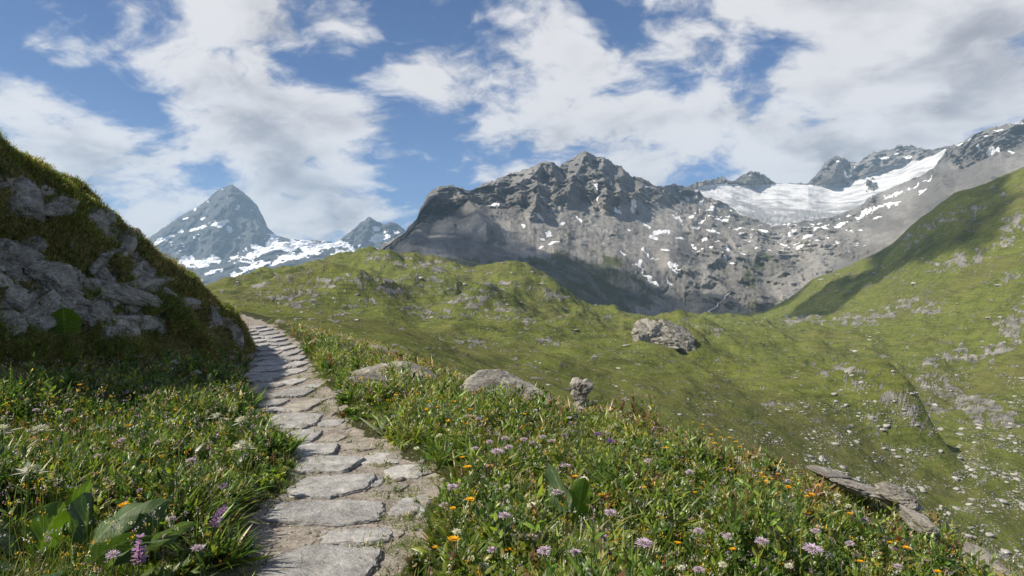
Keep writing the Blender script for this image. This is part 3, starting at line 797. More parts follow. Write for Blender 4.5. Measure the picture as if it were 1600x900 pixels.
h = t.m('ADD', t.m('MULTIPLY', n1, 1.0), t.m('ADD', t.m('MULTIPLY', n2, .3), t.m('MULTIPLY', pebm, 0.5)))
t.l.new(t.bump(h, 0.8, 0.03), b.inputs['Normal'])
ground_o.data.materials.append(m)

# ------------------------------------------------------------------ stone materials
def stone_mat(name, cols, lichen=0.5, scale=6.0, moss=0.0, strata=0.0):
    m, t, b = material(name)
    pos = t.pos()
    v = pos
    if strata:
        mp = t.new('ShaderNodeMapping'); t.l.new(pos, mp.inputs[0])
        mp.inputs['Rotation'].default_value = (0.5, 0.35, 0.2); mp.inputs['Scale'].default_value = (1, 1, strata)
        v = mp.outputs[0]
    base = rock_mix(t, v, scale, *cols)
    oi = t.new('ShaderNodeObjectInfo').outputs['Random']
    base = t.v('SCALE', base, t.m('MULTIPLY_ADD', oi, .40, .80))
    ln = t.noise(pos, scale * 1.9, 7, .7)
    base = t.mix(t.m('MULTIPLY', t.ss(ln, .55, .64), lichen), base, (0.40, 0.40, 0.36))
    base = t.mix(t.m('MULTIPLY', t.ss(t.noise(pos, scale * .9, 6, .7), .57, .66), lichen * .8), base, (0.055, 0.052, 0.045))
    base = t.mix(t.m('MULTIPLY', t.ss(t.noise(pos, scale * 3.1, 4, .6), .66, .70), lichen), base, (0.30, 0.20, 0.07))
    if moss:
        ge = t.new('ShaderNodeNewGeometry'); se = t.new('ShaderNodeSeparateXYZ'); t.l.new(ge.outputs['Normal'], se.inputs[0])
        mo = t.m('ADD', t.m('MULTIPLY', se.outputs[2], .45), t.m('MULTIPLY', t.noise(pos, scale * .6, 6, .65), 0.9))
        base = t.mix(t.m('MULTIPLY', t.ss(mo, .72, .86), moss), base, (0.055, 0.056, 0.018))
    t.l.new(base, b.inputs['Base Color'])
    b.inputs['Roughness'].default_value = 0.85; b.inputs['Specular IOR Level'].default_value = 0.3
    h = t.m('ADD', t.noise(v, scale * 1.5, 10, .68), t.m('MULTIPLY', t.noise(v, scale * 9, 5, .6), .25))
    t.l.new(t.bump(h, 0.75, 0.35 / scale), b.inputs['Normal'])
    return m


M_FLAG = stone_mat('flagstone_rock', ((0.20, 0.195, 0.19), (0.34, 0.335, 0.325), (0.49, 0.482, 0.465)), .45, 5.0, strata=3.0)
M_FLAG2 = stone_mat('flagstone_brown_rock', ((0.20, 0.18, 0.155), (0.30, 0.275, 0.24), (0.40, 0.375, 0.33)), .3, 5.0)
M_BOULDER = stone_mat('lichen_boulder_rock', ((0.10, 0.095, 0.085), (0.23, 0.215, 0.19), (0.40, 0.375, 0.33)), .85, 3.2, strata=2.2)
M_BANK = stone_mat('bank_rock', ((0.13, 0.122, 0.104), (0.29, 0.272, 0.235), (0.47, 0.445, 0.39)), .85, 3.2, moss=.55, strata=2.6)
M_PALE = stone_mat('pale_outcrop_rock', ((0.16, 0.15, 0.13), (0.28, 0.262, 0.23), (0.42, 0.40, 0.36)), .5, 0.30, moss=.7, strata=1.6)
M_SPECK = stone_mat('scattered_rock', ((0.22, 0.215, 0.20), (0.34, 0.33, 0.31), (0.48, 0.465, 0.435)), .3, 0.8)

# ------------------------------------------------------------------ flagstones, each one lifted from the dirt of the path
def gp(px, py, lift=0.0):
    """Point of the near ground seen at the photo's pixel."""
    d = Z0 / ((CY - py) / F)
    for _ in range(12):
        x = (px - CX) / F * d
        z = float(ground_z(x, d)) + lift
        d2 = z * F / (CY - py)
        d = 0.5 * d + 0.5 * d2
    return np.array([(px - CX) / F * d, d, float(ground_z((px - CX) / F * d, d))])


def flagstone(x0, y0, x1, y1, seed, tilt=0.0, h=0.055, brown=False):
    """A slab of schist whose top face covers the photo's box x0..x1, y0..y1."""
    r = np.random.default_rng(seed)
    ym = (y0 + y1) / 2; xm = (x0 + x1) / 2
    pf = gp(xm, y1, h); pb = gp(xm, y0, h); pl = gp(x0, ym, h); pr = gp(x1, ym, h)
    c = (pf + pb) / 2; c[0] = (pl[0] + pr[0]) / 2
    hx = (pr[0] - pl[0]) / 2; hy = max((pb[1] - pf[1]) / 2, 0.05)
    ks = 96
    a = np.arange(ks) / ks * 2 * math.pi
    ox, oz = r.uniform(0, 50, 2)
    sides = [(k * math.pi / 2 + r.normal() * .10, r.uniform(.90, 1.0)) for k in range(4)]
    sides += [((k + .5) * math.pi / 2 + r.normal() * .25, r.uniform(.98, 1.22)) for k in range(4)]
    acc = 0
    for th, cd in sides:
        acc = acc + np.clip(np.cos(a - th) / cd, 0.2, None) ** 60
    rad = acc ** (-1 / 60)
    wob = 1 + 0.09 * fbm(np.cos(a) * 1.6 + ox, np.sin(a) * 1.6 + oz, 0.5, 3, .5) + 0.035 * fbm(np.cos(a) * 6 + ox, np.sin(a) * 6, 1.5, 4, .65)
    bx = hx * rad * wob * np.cos(a); by = hy * rad * wob * np.sin(a)
    shear = r.uniform(-.25, .25)
    bx = bx + by * shear * min(1, hx / hy * .5)
    rings = []
    prof = [(1.02, -0.10), (1.025, -h * .6), (1.01, -.010), (0.992, 0.0), (0.95, .002), (0.80, .003), (.6, .003), (.44, .003), (.28, .003), (.12, .003)]
    for k, (f, dz) in enumerate(prof):
        jit = 1 + (0.015 * r.normal(size=ks) if k in (1, 2) else 0)
        X_ = bx * f * jit; Y_ = by * f * jit
        zt = np.full(ks, dz)
        if k >= 2:
            zt = zt + 0.010 * fbm(X_ * 3 + ox, Y_ * 3, .2, 3) + .005 * fbm(X_ * 11 + ox, Y_ * 5, oz, 3)
        rings.append(np.stack([X_, Y_, zt], -1))
    V = np.concatenate(rings + [np.array([[0, 0, .004]])])
    nr = len(prof); i = np.arange(ks)
    q = []
    for k in range(nr - 1):
        q.append(np.stack([k * ks + i, k * ks + (i + 1) % ks, (k + 1) * ks + (i + 1) % ks, (k + 1) * ks + i], -1))
    tri = np.stack([(nr - 1) * ks + i, (nr - 1) * ks + (i + 1) % ks, np.full(ks, nr * ks)], -1)
    V[:, 2] += V[:, 0] * tilt + V[:, 1] * r.uniform(-.02, .03)
    o = link('flagstone', raw_mesh('flagstone', V, np.concatenate(q), tri, mats=[M_FLAG2 if brown else M_FLAG], sharp=38), loc=(c[0], c[1], c[2] + h))
    return o


ORD = 'first second third fourth fifth sixth seventh eighth ninth tenth eleventh twelfth thirteenth fourteenth fifteenth sixteenth seventeenth eighteenth nineteenth twentieth'.split()
STONES = [  # x0, y0, x1, y1 (photo px), label
    (410, 853, 590, 915, 'nearest flagstone, large grey slab narrowing to its left end'),
    (500, 824, 612, 849, 'small pale flagstone lying just behind the nearest large slab'),
    (416, 779, 602, 818, 'widest pale flagstone, a long rectangular slab across the path'),
    (452, 740, 574, 776, 'pale flagstone with shadow streaks, just behind the widest slab'),
    (456, 712, 562, 735, 'flat worn flagstone sunk in dirt, in front of a smaller square slab'),
    (446, 691, 526, 713, 'squarish pale flagstone touching the worn slab in front of it'),
    (428, 670, 498, 693, 'rounded pale flagstone in front of the dark-ended step slab'),
    (400, 643, 500, 668, 'thick stepped flagstone with a dark broken right end'),
    (404, 635, 470, 643, 'thin strip of flagstone along the back edge of the thick stepped slab'),
    (389, 623, 444, 635, 'pale flagstone at left edge of the path behind the thin strip'),
    (438, 604, 486, 620, 'smooth oval flagstone at the right of the path, in full sun'),
    (446, 626, 492, 641, 'brownish flagstone on the right, in front of the smooth oval one'),
    (563, 705, 634, 724, 'half buried flagstone on the right, nearer than the one by the rim of grass'),
    (600, 727, 658, 746, 'half buried flagstone under the right-hand grass edge, mottled'),
    (614, 773, 680, 806, 'blue-grey flagstone half under the right-hand meadow, beside the widest slab'),
    (592, 751, 637, 766, 'small sunken flagstone between the widest slab and right-hand meadow'),
    (533, 690, 586, 702, 'sunken brown flagstone beside a grass tuft in the middle of the dirt'),
    (640, 753, 690, 769, 'grassy sunken flagstone deepest in the right-hand meadow edge'),
    (338, 583, 440, 593, 'long low step stone running into the grass at left of the path'),
    (388, 570, 449, 580, 'grey slab directly behind the long low step stone'),
    (442, 574, 470, 586, 'small dark flagstone at the right behind the smooth oval one'),
    (400, 596, 444, 606, 'dull grey flagstone in front of the long low step stone'),
    (396, 610, 440, 620, 'flat brown flagstone at left, beside the smooth oval one'),
    (444, 590, 474, 600, 'small flagstone just behind the smooth oval one'),
]
FAR_ROWS = [(400, 563, 447, 570), (449, 564, 473, 572), (403, 556, 426, 562), (424, 556, 450, 563), (451, 555, 474, 562), (402, 548, 437, 554), (438, 547, 463, 554), (400, 541, 430, 546), (431, 540, 457, 546), (396, 535, 425, 540),
            (426, 534, 451, 539), (393, 529, 418, 534), (419, 528, 445, 533), (390, 524, 412, 528), (412, 523, 438, 527), (385, 519, 405, 523), (405, 518, 428, 522), (381, 514, 400, 518), (400, 513, 420, 517), (378, 509, 396, 513), (396, 509, 414, 512)]
for k, (a, b_, c_, d_, lab) in enumerate(STONES):
    o = flagstone(a, b_, c_, d_, 100 + k, tilt=[0, .03, -.02, .02][k % 4], h=0.016 if 12 <= k < 18 else .024, brown=('brown' in lab or 'sunken' in lab))
    if 12 <= k < 18: o.location.z -= .006
    tag(o, lab, 'flagstone', 'flagstones of the footpath')
FILL = [(596, 822, 632, 836), (575, 744, 598, 758), (505, 678, 538, 689), (500, 654, 534, 666), (602, 708, 634, 716), (640, 730, 672, 742), (396, 654, 420, 664), (476, 622, 505, 632), (380, 604, 402, 614), (470, 598, 500, 608)]
for k, bx in enumerate(FILL):
    o = flagstone(*bx, 400 + k, tilt=[0, .02, -.02][k % 3], h=.016, brown=k % 2 == 0)
    o.location.z -= .004
    tag(o, 'small sunken paving stone filling the dirt between the big slabs', 'paving stone', 'small sunken stones of the footpath')
for k, bx in enumerate(FAR_ROWS):
    o = flagstone(*bx, 300 + k, tilt=[.02, -.03, .03][k % 3], h=0.05)
    tag(o, 'thin grey flagstone in the narrow far stretch of path beside the rocky bank', 'flagstone', 'far flagstones beside the bank')

# ------------------------------------------------------------------ rocks
_ico = {n: unit_ico(n) for n in (1, 2, 3, 5, 6)}


def rock_verts(size, seed, detail=5, planes=14, sharp=9.0, rough=.06, cracks=0.0):
    """A boulder cut by random planes, rounded and roughened; size = half extents."""
    r = np.random.default_rng(seed)
    V, T_ = _ico[detail]
    n = r.normal(size=(planes, 3)); n /= np.linalg.norm(n, axis=1)[:, None]
    dist = r.uniform(.62, 1.0, planes)
    c = np.clip(V @ n.T, 0.02, None) / dist
    rad = 1.0 / ((c ** sharp).sum(1) ** (1 / sharp))
    rad = np.minimum(rad, 1.25)
    o = r.uniform(0, 40, 3)
    X_ = V * rad[:, None]
    nz = fbm(X_[:, 0] * 1.6 + o[0], X_[:, 1] * 1.6 + o[1], X_[:, 2] * 1.6 + o[2], 4, .5) * rough * 1.6
    if detail >= 5:
        nz += (ridged(X_[:, 0] * 3.5 + o[1], X_[:, 1] * 3.5, X_[:, 2] * 3.5 + o[2], 5, .55) - .9) * rough
    if cracks:
        k = np.abs(perlin(X_[:, 0] * 1.8 + o[2], X_[:, 1] * 1.8 + o[0], X_[:, 2] * 1.3))
        k2 = np.abs(perlin(X_[:, 0] * 3.1 + o[1], X_[:, 1] * 3.1 + o[2], X_[:, 2] * 2.3))
        nz -= cracks * (np.exp(-(k / .03) ** 2) + .6 * np.exp(-(k2 / .03) ** 2))
    X_ = X_ * (1 + nz)[:, None]
    return X_ * np.asarray(size)[None, :], T_


def rotm(rx, ry, rz):
    return np.array(Euler((R(rx), R(ry), R(rz))).to_matrix())


def rock(name, loc, size, rot, seed, mat, label, cat, group=None, **kw):
    V, T_ = rock_verts(size, seed, **kw)
    V = V @ rotm(*rot).T
    o = link(name, raw_mesh(name, V, tris=T_, mats=[mat], sharp=32), loc=tuple(loc))
    return tag(o, label, cat, group)


# ------------------------------------------------------------------ loose chips of stone on the dirt
r = np.random.default_rng(8)
V0, T0 = _ico[1]
Vs, Ts = [], []
n_ = 0
while n_ < 2600:
    y_ = 2.6 * (16 / 2.6) ** r.uniform(); L, Rr = path_edges(y_); x_ = r.uniform(L - .05, Rr + .1)
    s_ = min(.006 + r.pareto(2.2) * .006, .05)
    V = V0 * (s_ * np.array([r.uniform(.8, 1.6), r.uniform(.7, 1.2), r.uniform(.3, .7)])) * (1 + .22 * r.normal(size=(len(V0), 1)))
    a = r.uniform(0, 6.28); c_, s2 = math.cos(a), math.sin(a)
    V = np.stack([V[:, 0] * c_ - V[:, 1] * s2, V[:, 0] * s2 + V[:, 1] * c_, V[:, 2]], -1) + np.array([x_, y_, float(ground_z(x_, y_)) + s_ * .1])
    Ts.append(T0 + n_ * len(V0)); Vs.append(V); n_ += 1
tag(link('gravel', raw_mesh('gravel', np.concatenate(Vs), tris=np.concatenate(Ts), mats=[M_FLAG2], smooth=False)), kind='stuff')

# ------------------------------------------------------------------ the steep rocky bank left of the path
crestB = [(-420, -60, 7.2), (-200, 90, 8.4), (-100, 155, 9.3), (0, 228, 10.2), (30, 246, 10.5), (70, 270, 10.9), (110, 296, 11.3), (150, 324, 11.8), (190, 354, 12.3), (220, 378, 12.8), (250, 404, 13.4), (280, 427, 14.0), (310, 448, 14.8), (340, 474, 15.8), (365, 500, 16.8), (385, 528, 17.6), (397, 552, 18.0)]
midB = [(-420, 250, 5.6), (-200, 320, 6.8), (0, 400, 8.9), (100, 430, 9.9), (200, 470, 11.2), (280, 500, 12.5), (340, 528, 14.2), (385, 555, 16.4), (397, 566, 17)]
baseB = [(-420, 560, 4.6), (-200, 560, 5.6), (0, 566, 7.6), (100, 568, 8.9), (200, 580, 10.2), (280, 582, 11.6), (340, 584, 13.2), (385, 584, 15.2), (397, 584, 15.6)]
deepB = [(a, b + 60, d - .7) for a, b, d in baseB]
px = np.arange(-420, 397.5, 1.0)
bk = Loft(px, [deepB, baseB, midB, crestB], [10, 130, 170, 14], [60, 50, 40, 8], [(1.6, -0.25), (5.5, -2.6)])
bk_rows_extra = None
X = bk.pos(); N = bk.normals(X)
if N[..., 2].mean() < 0: N = -N
BEDS = [(36, 296, 56, 15, 24), (92, 318, 10, 14, 20), (150, 352, 17, 46, -34), (196, 386, 15, 48, -30), (236, 432, 15, 32, -28), (18, 408, 30, 28, 20), (22, 468, 42, 40, -10), (92, 452, 38, 32, 24), (152, 492, 54, 38, 25), (160, 434, 18, 28, -30),
        (200, 470, 16, 46, -28), (333, 494, 13, 26, -36), (366, 518, 13, 28, -32), (250, 505, 9, 20, -30), (-60, 440, 60, 50, 0), (-80, 300, 60, 30, 20), (-200, 380, 70, 70, 0)]
wx_ = fbm(bk.px / 40, bk.py / 40, 4.4, 4, .55)
bed = patches(bk.px, bk.py, BEDS, wx_ * .30)
bedm = sstep(.50, .62, bed) * sstep(.3, .8, bk.Tg) * (bk.Tg < 3.02)
al, ac = bk.px * .53 + bk.py * .85, bk.px * .85 - bk.py * .53       # along and across the bedding
f1, f2_, i1, i2, i3, rx_, ry_ = worley2(ac / 52 + wx_ * .45, al / 110 + wx_ * .35)
g1, g2_, j1, j2, j3, sx_, sy_ = worley2(ac / 22 + wx_ * .6, al / 50 + 7 + wx_ * .5, 1)
crack = 1 - sstep(.01, .09, f2_ - f1); crack2 = 1 - sstep(.01, .08, g2_ - g1)
slab = .26 * (i1 - .4) + rx_ * .40 * (i2 - .2) + ry_ * .30 * (i3 - .5) + .06 * (j1 - .5) + sx_ * .09 * (j2 - .5) + sy_ * .08 * (j3 - .5) - .16 * crack - .05 * crack2
beddisp = bedm * (-.02 + slab * .22 + .016 * fbm(bk.px / 6, bk.py / 8, 1.1, 4, .6))
bump_ = fbm(X[..., 0] * .9, X[..., 1] * .9, X[..., 2] * .9, 4, .5) * .20 + (ridged(X[..., 0] * 1.1, X[..., 1] * .7, X[..., 2] * 1.1, 5, .55) - .9) * .12
cf = (1 - .75 * np.exp(-((bk.Tg - 3) / .12) ** 2)) * sstep(0, .6, bk.Tg) * (1 - sstep(360, 397, bk.px) * .8)
X = X + N * ((bump_ * (1 - .8 * bedm) + beddisp) * cf)[..., None]
bk.X = X
stoneB = fbm(X[..., 0] * .8 + 4, X[..., 1] * .5, X[..., 2] * .9, 4, .55)
bank_o = tag(link('hillside', raw_mesh('bank_hillside', X, grid_quads(*X.shape[:2]), attrs={'stone': bedm * .85 + .1 * sstep(.05, .35, stoneB), 'crack': np.maximum(crack, crack2 * .6)}, sharp=0)), kind='structure')
m, t, b = material('bank_turf')
pos = t.pos()
tf = t.mix(t.ss(t.noise(pos, 2.2, 6, .6), .38, .62), (0.08, 0.08, 0.028), (0.19, 0.16, 0.06))
mpb = t.new('ShaderNodeMapping'); t.l.new(pos, mpb.inputs[0])
mpb.inputs['Rotation'].default_value = (0.2, 0.8, 0.2); mpb.inputs['Scale'].default_value = (1, 1, 2.6)
rk = rock_mix(t, mpb.outputs[0], 2.2, (0.15, 0.138, 0.115), (0.31, 0.288, 0.245), (0.46, 0.43, 0.37))
rk = t.mix(t.m('MULTIPLY', t.ss(t.noise(pos, 7, 7, .7), .54, .62), .75), rk, (0.42, 0.42, 0.37))
rk = t.mix(t.m('MULTIPLY', t.ss(t.noise(pos, 3.3, 7, .7), .55, .66), .8), rk, (0.06, 0.058, 0.05))
rk = t.mix(t.m('MULTIPLY', t.ss(t.noise(pos, 10, 4, .6), .66, .70), .6), rk, (0.30, 0.21, 0.08))
rk = t.mix(t.m('MULTIPLY', t.attr('crack'), .7), rk, (0.05, 0.048, 0.03))
t.l.new(t.mix(t.ss(t.m('ADD', t.attr('stone'), t.m('MULTIPLY_ADD', t.noise(pos, 4, 7, .65), 1, -.5)), .5, .62), tf, rk), b.inputs['Base Color'])
b.inputs['Roughness'].default_value = .95; b.inputs['Specular IOR Level'].default_value = 0.1
t.l.new(t.bump(t.m('ADD', t.noise(mpb.outputs[0], 3.5, 10, .72), t.m('MULTIPLY', t.noise(pos, 22, 4, .6), .2)), .9, .12), b.inputs['Normal'])
bank_o.data.materials.append(m)
bk.appy = CY - X[..., 2] / X[..., 1] * F


def gaussian_rows(A, n=9):
    k = np.ones(n) / n
    B = np.apply_along_axis(lambda v: np.convolve(np.pad(v, n // 2, mode='edge'), k, mode='valid'), 0, A)
    return np.apply_along_axis(lambda v: np.convolve(np.pad(v, n // 2, mode='edge'), k, mode='valid'), 1, B)


def bank_hit(pxq, pyq):
    c = int(np.clip(round((pxq + 420) / 1.0), 0, X.shape[1] - 1))
    col = bk.appy[:, c]
    r = np.nonzero(col[:-14] <= pyq)[0]
    r = r[0] if len(r) else 290
    return bk.X[max(r, 1), c].copy(), bk.Tg[max(r, 1), c]


bankX = bk.X
SLABS = [  # centre px, py, half width px, half height px, tilt deg, label
    (34, 304, 50, 15, 24, 'dark flat ledge of rock highest on the bank, under the top turf'),
    (92, 320, 15, 15, 30, 'small block at the right end of the highest ledge'),
    (146, 350, 19, 34, -34, 'tall tilted slab just below the crest of the bank'),
    (166, 396, 14, 26, -34, 'slab directly below the tall tilted one'),
    (192, 382, 14, 34, -30, 'narrow upright slab right of the tall tilted slab'),
    (210, 424, 12, 26, -30, 'narrow slab at the lower end of the upright slab'),
    (234, 440, 13, 30, -28, 'grey slab with turf cap beside the dark gap near the crest'),
    (266, 462, 9, 20, -30, 'small crest slab furthest right of the upright slabs'),
    (18, 402, 32, 26, 16, 'rounded block at the left frame edge, above a darker block'),
    (18, 454, 34, 30, -14, 'dark squared block below the rounded one at the left frame edge'),
    (56, 482, 22, 34, -30, 'sloping block wedged between the squared one and the broad grey one'),
    (92, 442, 34, 30, 24, 'broad lichen-grey block in the middle of the bank'),
    (132, 478, 34, 30, 28, 'pale slab low on the bank, with the big green leaf at its foot'),
    (176, 506, 36, 24, 30, 'largest lower slab touching the meadow grass'),
    (164, 436, 22, 30, -30, 'dark cracked block above the pale lower slabs'),
    (200, 460, 16, 36, -28, 'sloping slab right of the pale lower slabs'),
    (222, 500, 14, 28, -30, 'lower end slab of the sloping row, beside turf'),
    (330, 490, 13, 22, -36, 'mossy slab low on the far right nose of the bank'),
    (352, 512, 11, 20, -34, 'thin slab between the mossy one and the bend of the path'),
    (374, 532, 13, 18, -32, 'last rock of the bank, beside the bend of the path'),
    (10, 504, 24, 16, 10, 'low dark stone at the left frame edge just above the meadow'),
    (60, 380, 14, 9, 25, 'small stone wedged above the broad lichen-grey block'),
    (298, 472, 9, 18, -35, 'thin sunken slab above the mossy slab'),
]
NB_ = bk.normals(gaussian_rows(bk.X))
if NB_[..., 2].mean() < 0: NB_ = -NB_
for k, (cx_, cy_, hw, hh, an, lab) in enumerate(SLABS):
    c_ = int(np.clip(round(cx_ + 420), 4, bk.X.shape[1] - 5))
    rr_ = np.nonzero(bk.appy[:-14, c_] <= cy_)[0]; rr_ = int(rr_[0]) if len(rr_) else 280
    p = bk.X[rr_, c_]; n = NB_[max(rr_ - 14, 0):rr_ + 15, max(c_ - 12, 0):c_ + 13].reshape(-1, 3).mean(0); n /= np.linalg.norm(n)
    d = p[1]; a = R(an)
    ux = np.array([math.cos(a), 0, -math.sin(a)]); ux = ux - n * (ux @ n); ux /= np.linalg.norm(ux)
    uy = np.cross(n, ux)
    fore = max(np.hypot(*(np.array([uy[0], uy[2]]))), .35)
    sx, sy = hw / F * d * .98, hh / F * d * .86 / fore
    sz = min(.20, .55 * min(sx, sy) + .05)
    V, T_ = rock_verts((sx, sy, sz), 440 + k, detail=6 if hw > 20 else 5, planes=7, sharp=22, rough=.05, cracks=.06)
    o_ = k * 5.1
    lay = fbm(V[:, 0] * 3 + o_, V[:, 1] * 3, V[:, 2] * 9, 4, .55) * .018 + (np.abs((V[:, 2] * 9 + V[:, 0] * 2.5 + fbm(V[:, 0] * 2, V[:, 1] * 2, o_, 3) * 1.2) % 1 - .5) - .25) * .035
    V = V + np.array([.2, .3, 1.0]) * lay[:, None]
    V = V @ np.stack([ux, uy, n])
    o = link('bank_rock', raw_mesh('bank_rock', V, tris=T_, mats=[M_BANK], sharp=36), loc=tuple(p - n * sz * .28 - np.array([0, 0, .04])))
    tag(o, lab, 'rock', 'rocks of the bank')

# ------------------------------------------------------------------ boulders along the rim of the meadow
def seated(px_, py_, d):
    return P(px_, py_, d)


BOULD = [  # px, py centre, depth, half w px, half h px, half depth m, rot, label
    (628, 588, 11.6, 64, 27, .42, (0, 13, -8), 'long pale boulder with a pointed left end, rising behind a lower one'),
    (592, 609, 10.6, 54, 21, .36, (0, 6, 5), 'low flat boulder in front of the long pale one, among yellow flowers'),
    (776, 613, 10.4, 76, 31, .46, (0, 8, -4), 'biggest rounded boulder on the meadow rim, between the long boulder and the stacked stones'),
    (830, 630, 10.6, 17, 10, .16, (0, 10, 0), 'small dark stone against the right foot of the biggest boulder'),
    (530, 622, 10.0, 13, 11, .12, (0, -16, 10), 'small pointed stone left of the low flat boulder'),
    (598, 549, 18.0, 22, 8, .34, (0, 10, 0), 'pale flat stone on the skyline of the meadow rim above the long boulder'),
    (443, 507, 32.0, 15, 6, .4, (0, 6, 0), 'pale stone on the far grassy rim right of the path end'),
    (378, 503, 34.0, 10, 5, .4, (0, 4, 0), 'dark stone where the path leaves view at the bank'),
]
for k, (cx_, cy_, d, hw, hh, hd, rt, lab) in enumerate(BOULD):
    p = P(cx_, cy_, d)
    rock('boulder', (p[0], p[1], p[2] - hh / F * d * .25), (hw / F * d * 1.1, hd, hh / F * d * 1.3), rt, 70 + k, M_BOULDER, lab, 'boulder', 'boulders on the meadow rim', detail=5, planes=10, sharp=12, rough=.05, cracks=.05)

# ledge rocks on the right rim
LEDGE = [
    (1345, 762, 6.3, 38, 8, .22, (0, 18, 10), 'long thin ledge stone on the right rim, nearest the dry grass'),
    (1400, 779, 6.1, 26, 15, .20, (0, 24, 0), 'blunt ledge stone jutting over the valley at the right rim'),
    (1440, 818, 5.7, 22, 13, .18, (0, 34, 0), 'ledge stone just below the blunt jutting one'),
    (1538, 880, 5.4, 30, 13, .22, (0, 28, 0), 'dark ledge stone at the lower right corner'),
    (1300, 744, 6.7, 30, 6, .2, (0, 16, 0), 'slim pale ledge stone at the left end of the rim ledge'),
]
for k, (cx_, cy_, d, hw, hh, hd, rt, lab) in enumerate(LEDGE):
    p = P(cx_, cy_, d)
    rock('ledge_rock', p, (hw / F * d * 1.1, hd, hh / F * d * 1.2), rt, 90 + k, M_BOULDER, lab, 'rock', 'ledge rocks of the right rim', detail=5, planes=10, sharp=13, rough=.06, cracks=.05)

# ------------------------------------------------------------------ the small pillar of stacked stones
d = 9.6
base = P(906, 646, d)
root = tag(empty('stone_pillar', (base[0], base[1], base[2] - .08)), 'small pillar of stacked pale stones with a wider leaning top, on the rim', 'cairn')
for k, (dx, dz, sx, sz) in enumerate([(0, .07, .115, .13), (.0, .20, .105, .09), (-.01, .285, .115, .075), (.02, .365, .15, .085), (.085, .40, .10, .06), (-.07, .41, .075, .055)]):
    V, T_ = rock_verts((sx, sx * .85, sz), 120 + k, detail=5, planes=9, sharp=20, rough=.07, cracks=.06)
    V = V @ rotm(0, [-4, 5, -6, 8, -8, 12][k], k * 37).T + np.array([dx, 0, dz])
    o = link('stone', raw_mesh('pillar_stone', V, tris=T_, mats=[M_FLAG2], sharp=32), root)

root.scale = (.92, .92, 1.22)

# ------------------------------------------------------------------ pale outcrop in the valley
d = 470.0
root = tag(empty('rock_outcrop', tuple(P(1040, 552, d))), 'big pale cracked outcrop on a green knoll in the valley', 'outcrop')
blocks = [(1022, 520, 25, 22), (1050, 522, 25, 21), (1034, 534, 30, 13), (1071, 543, 12, 13), (1006, 528, 12, 15)]
b0 = P(1040, 552, d)
for k, (cx_, cy_, hw, hh) in enumerate(blocks):
    p = P(cx_, cy_ + 4, d + (4 if k < 2 else -2)) - b0
    V, T_ = rock_verts((hw / F * d * 1.12, 9, hh / F * d * 1.12), 140 + k, detail=5, planes=9, sharp=24, rough=.06, cracks=.10)
    link('block', raw_mesh('outcrop_block', V @ rotm(0, 8, -20).T + p, tris=T_, mats=[M_PALE], sharp=30), root)

# ------------------------------------------------------------------ stones scattered over the valley floor and slopes
r = np.random.default_rng(77)
cand = []
while len(cand) < 9500:
    pxq, pyq = r.uniform(330, 1640), r.uniform(400, 900)
    lo = np.interp(pxq, [330, 480, 600, 850, 1080, 1280, 1420, 1600], [500, 500, 545, 630, 660, 735, 790, 890])
    if pyq > lo + 4: continue
    wgt = 0.16 + 0.55 * sstep(1100, 1450, pxq) * sstep(520, 660, pyq) + .25 * sstep(600, 700, pyq)
    cl = float(fbm(pxq / 60, pyq / 25, 3.0, 3)); wgt *= np.clip(.45 + 2.6 * cl, .04, 2.2)
    if r.uniform() > wgt: continue
    h_ = hill_hit(pxq, pyq)
    if h_ is None: continue
    spx = min(0.6 + r.pareto(2.4) * 0.6, 5.0) * (0.75 + .45 * sstep(560, 800, pyq))    # size in photo px
    cand.append((spx, h_, spx / F * h_[1]))
cand.sort(key=lambda c: -c[0])
shapes = []
for k in range(8):
    V, T_ = rock_verts((1.25, 1.0, .62), 200 + k, detail=2, planes=9, sharp=14, rough=.06)
    shapes.append(raw_mesh('valley_stone', V, tris=T_, mats=[M_SPECK]))
for k, (spx, p, s_) in enumerate(cand[:260]):
    o = link('valley_stone', shapes[k % 8], loc=tuple(p))
    o.scale = (s_ * r.uniform(.8, 1.25),) * 2 + (s_ * r.uniform(.6, 1.1),); o.rotation_euler = (r.uniform(-.2, .2), r.uniform(-.2, .2), r.uniform(0, 6.28))
    if p[0] / p[1] > .42: tag(o, 'pale stone lying on the turf of the right-hand valley side', 'stone', 'stones on the right-hand valley side')
    elif p[1] < 330: tag(o, 'pale stone lying on the near green hillside below the meadow rim', 'stone', 'stones on the near hillside')
    else: tag(o, 'pale stone lying on the far green hills below the mountain', 'stone', 'stones on the far hills')
V0, T0 = _ico[1]
Vs, Ts = [], []
for k, (spx, p, s_) in enumerate(cand[260:]):
    V = V0 * (s_ * np.array([r.uniform(.8, 1.3), r.uniform(.8, 1.2), r.uniform(.45, .8)])) * (1 + .25 * r.normal(size=(len(V0), 1)))
    a = r.uniform(0, 6.28); c_, s2 = math.cos(a), math.sin(a)
    V = np.stack([V[:, 0] * c_ - V[:, 1] * s2, V[:, 0] * s2 + V[:, 1] * c_, V[:, 2]], -1) + p
    Ts.append(T0 + len(Vs) * len(V0)); Vs.append(V)
tag(link('rubble', raw_mesh('rubble', np.concatenate(Vs), tris=np.concatenate(Ts), mats=[M_SPECK], smooth=False)), kind='stuff')

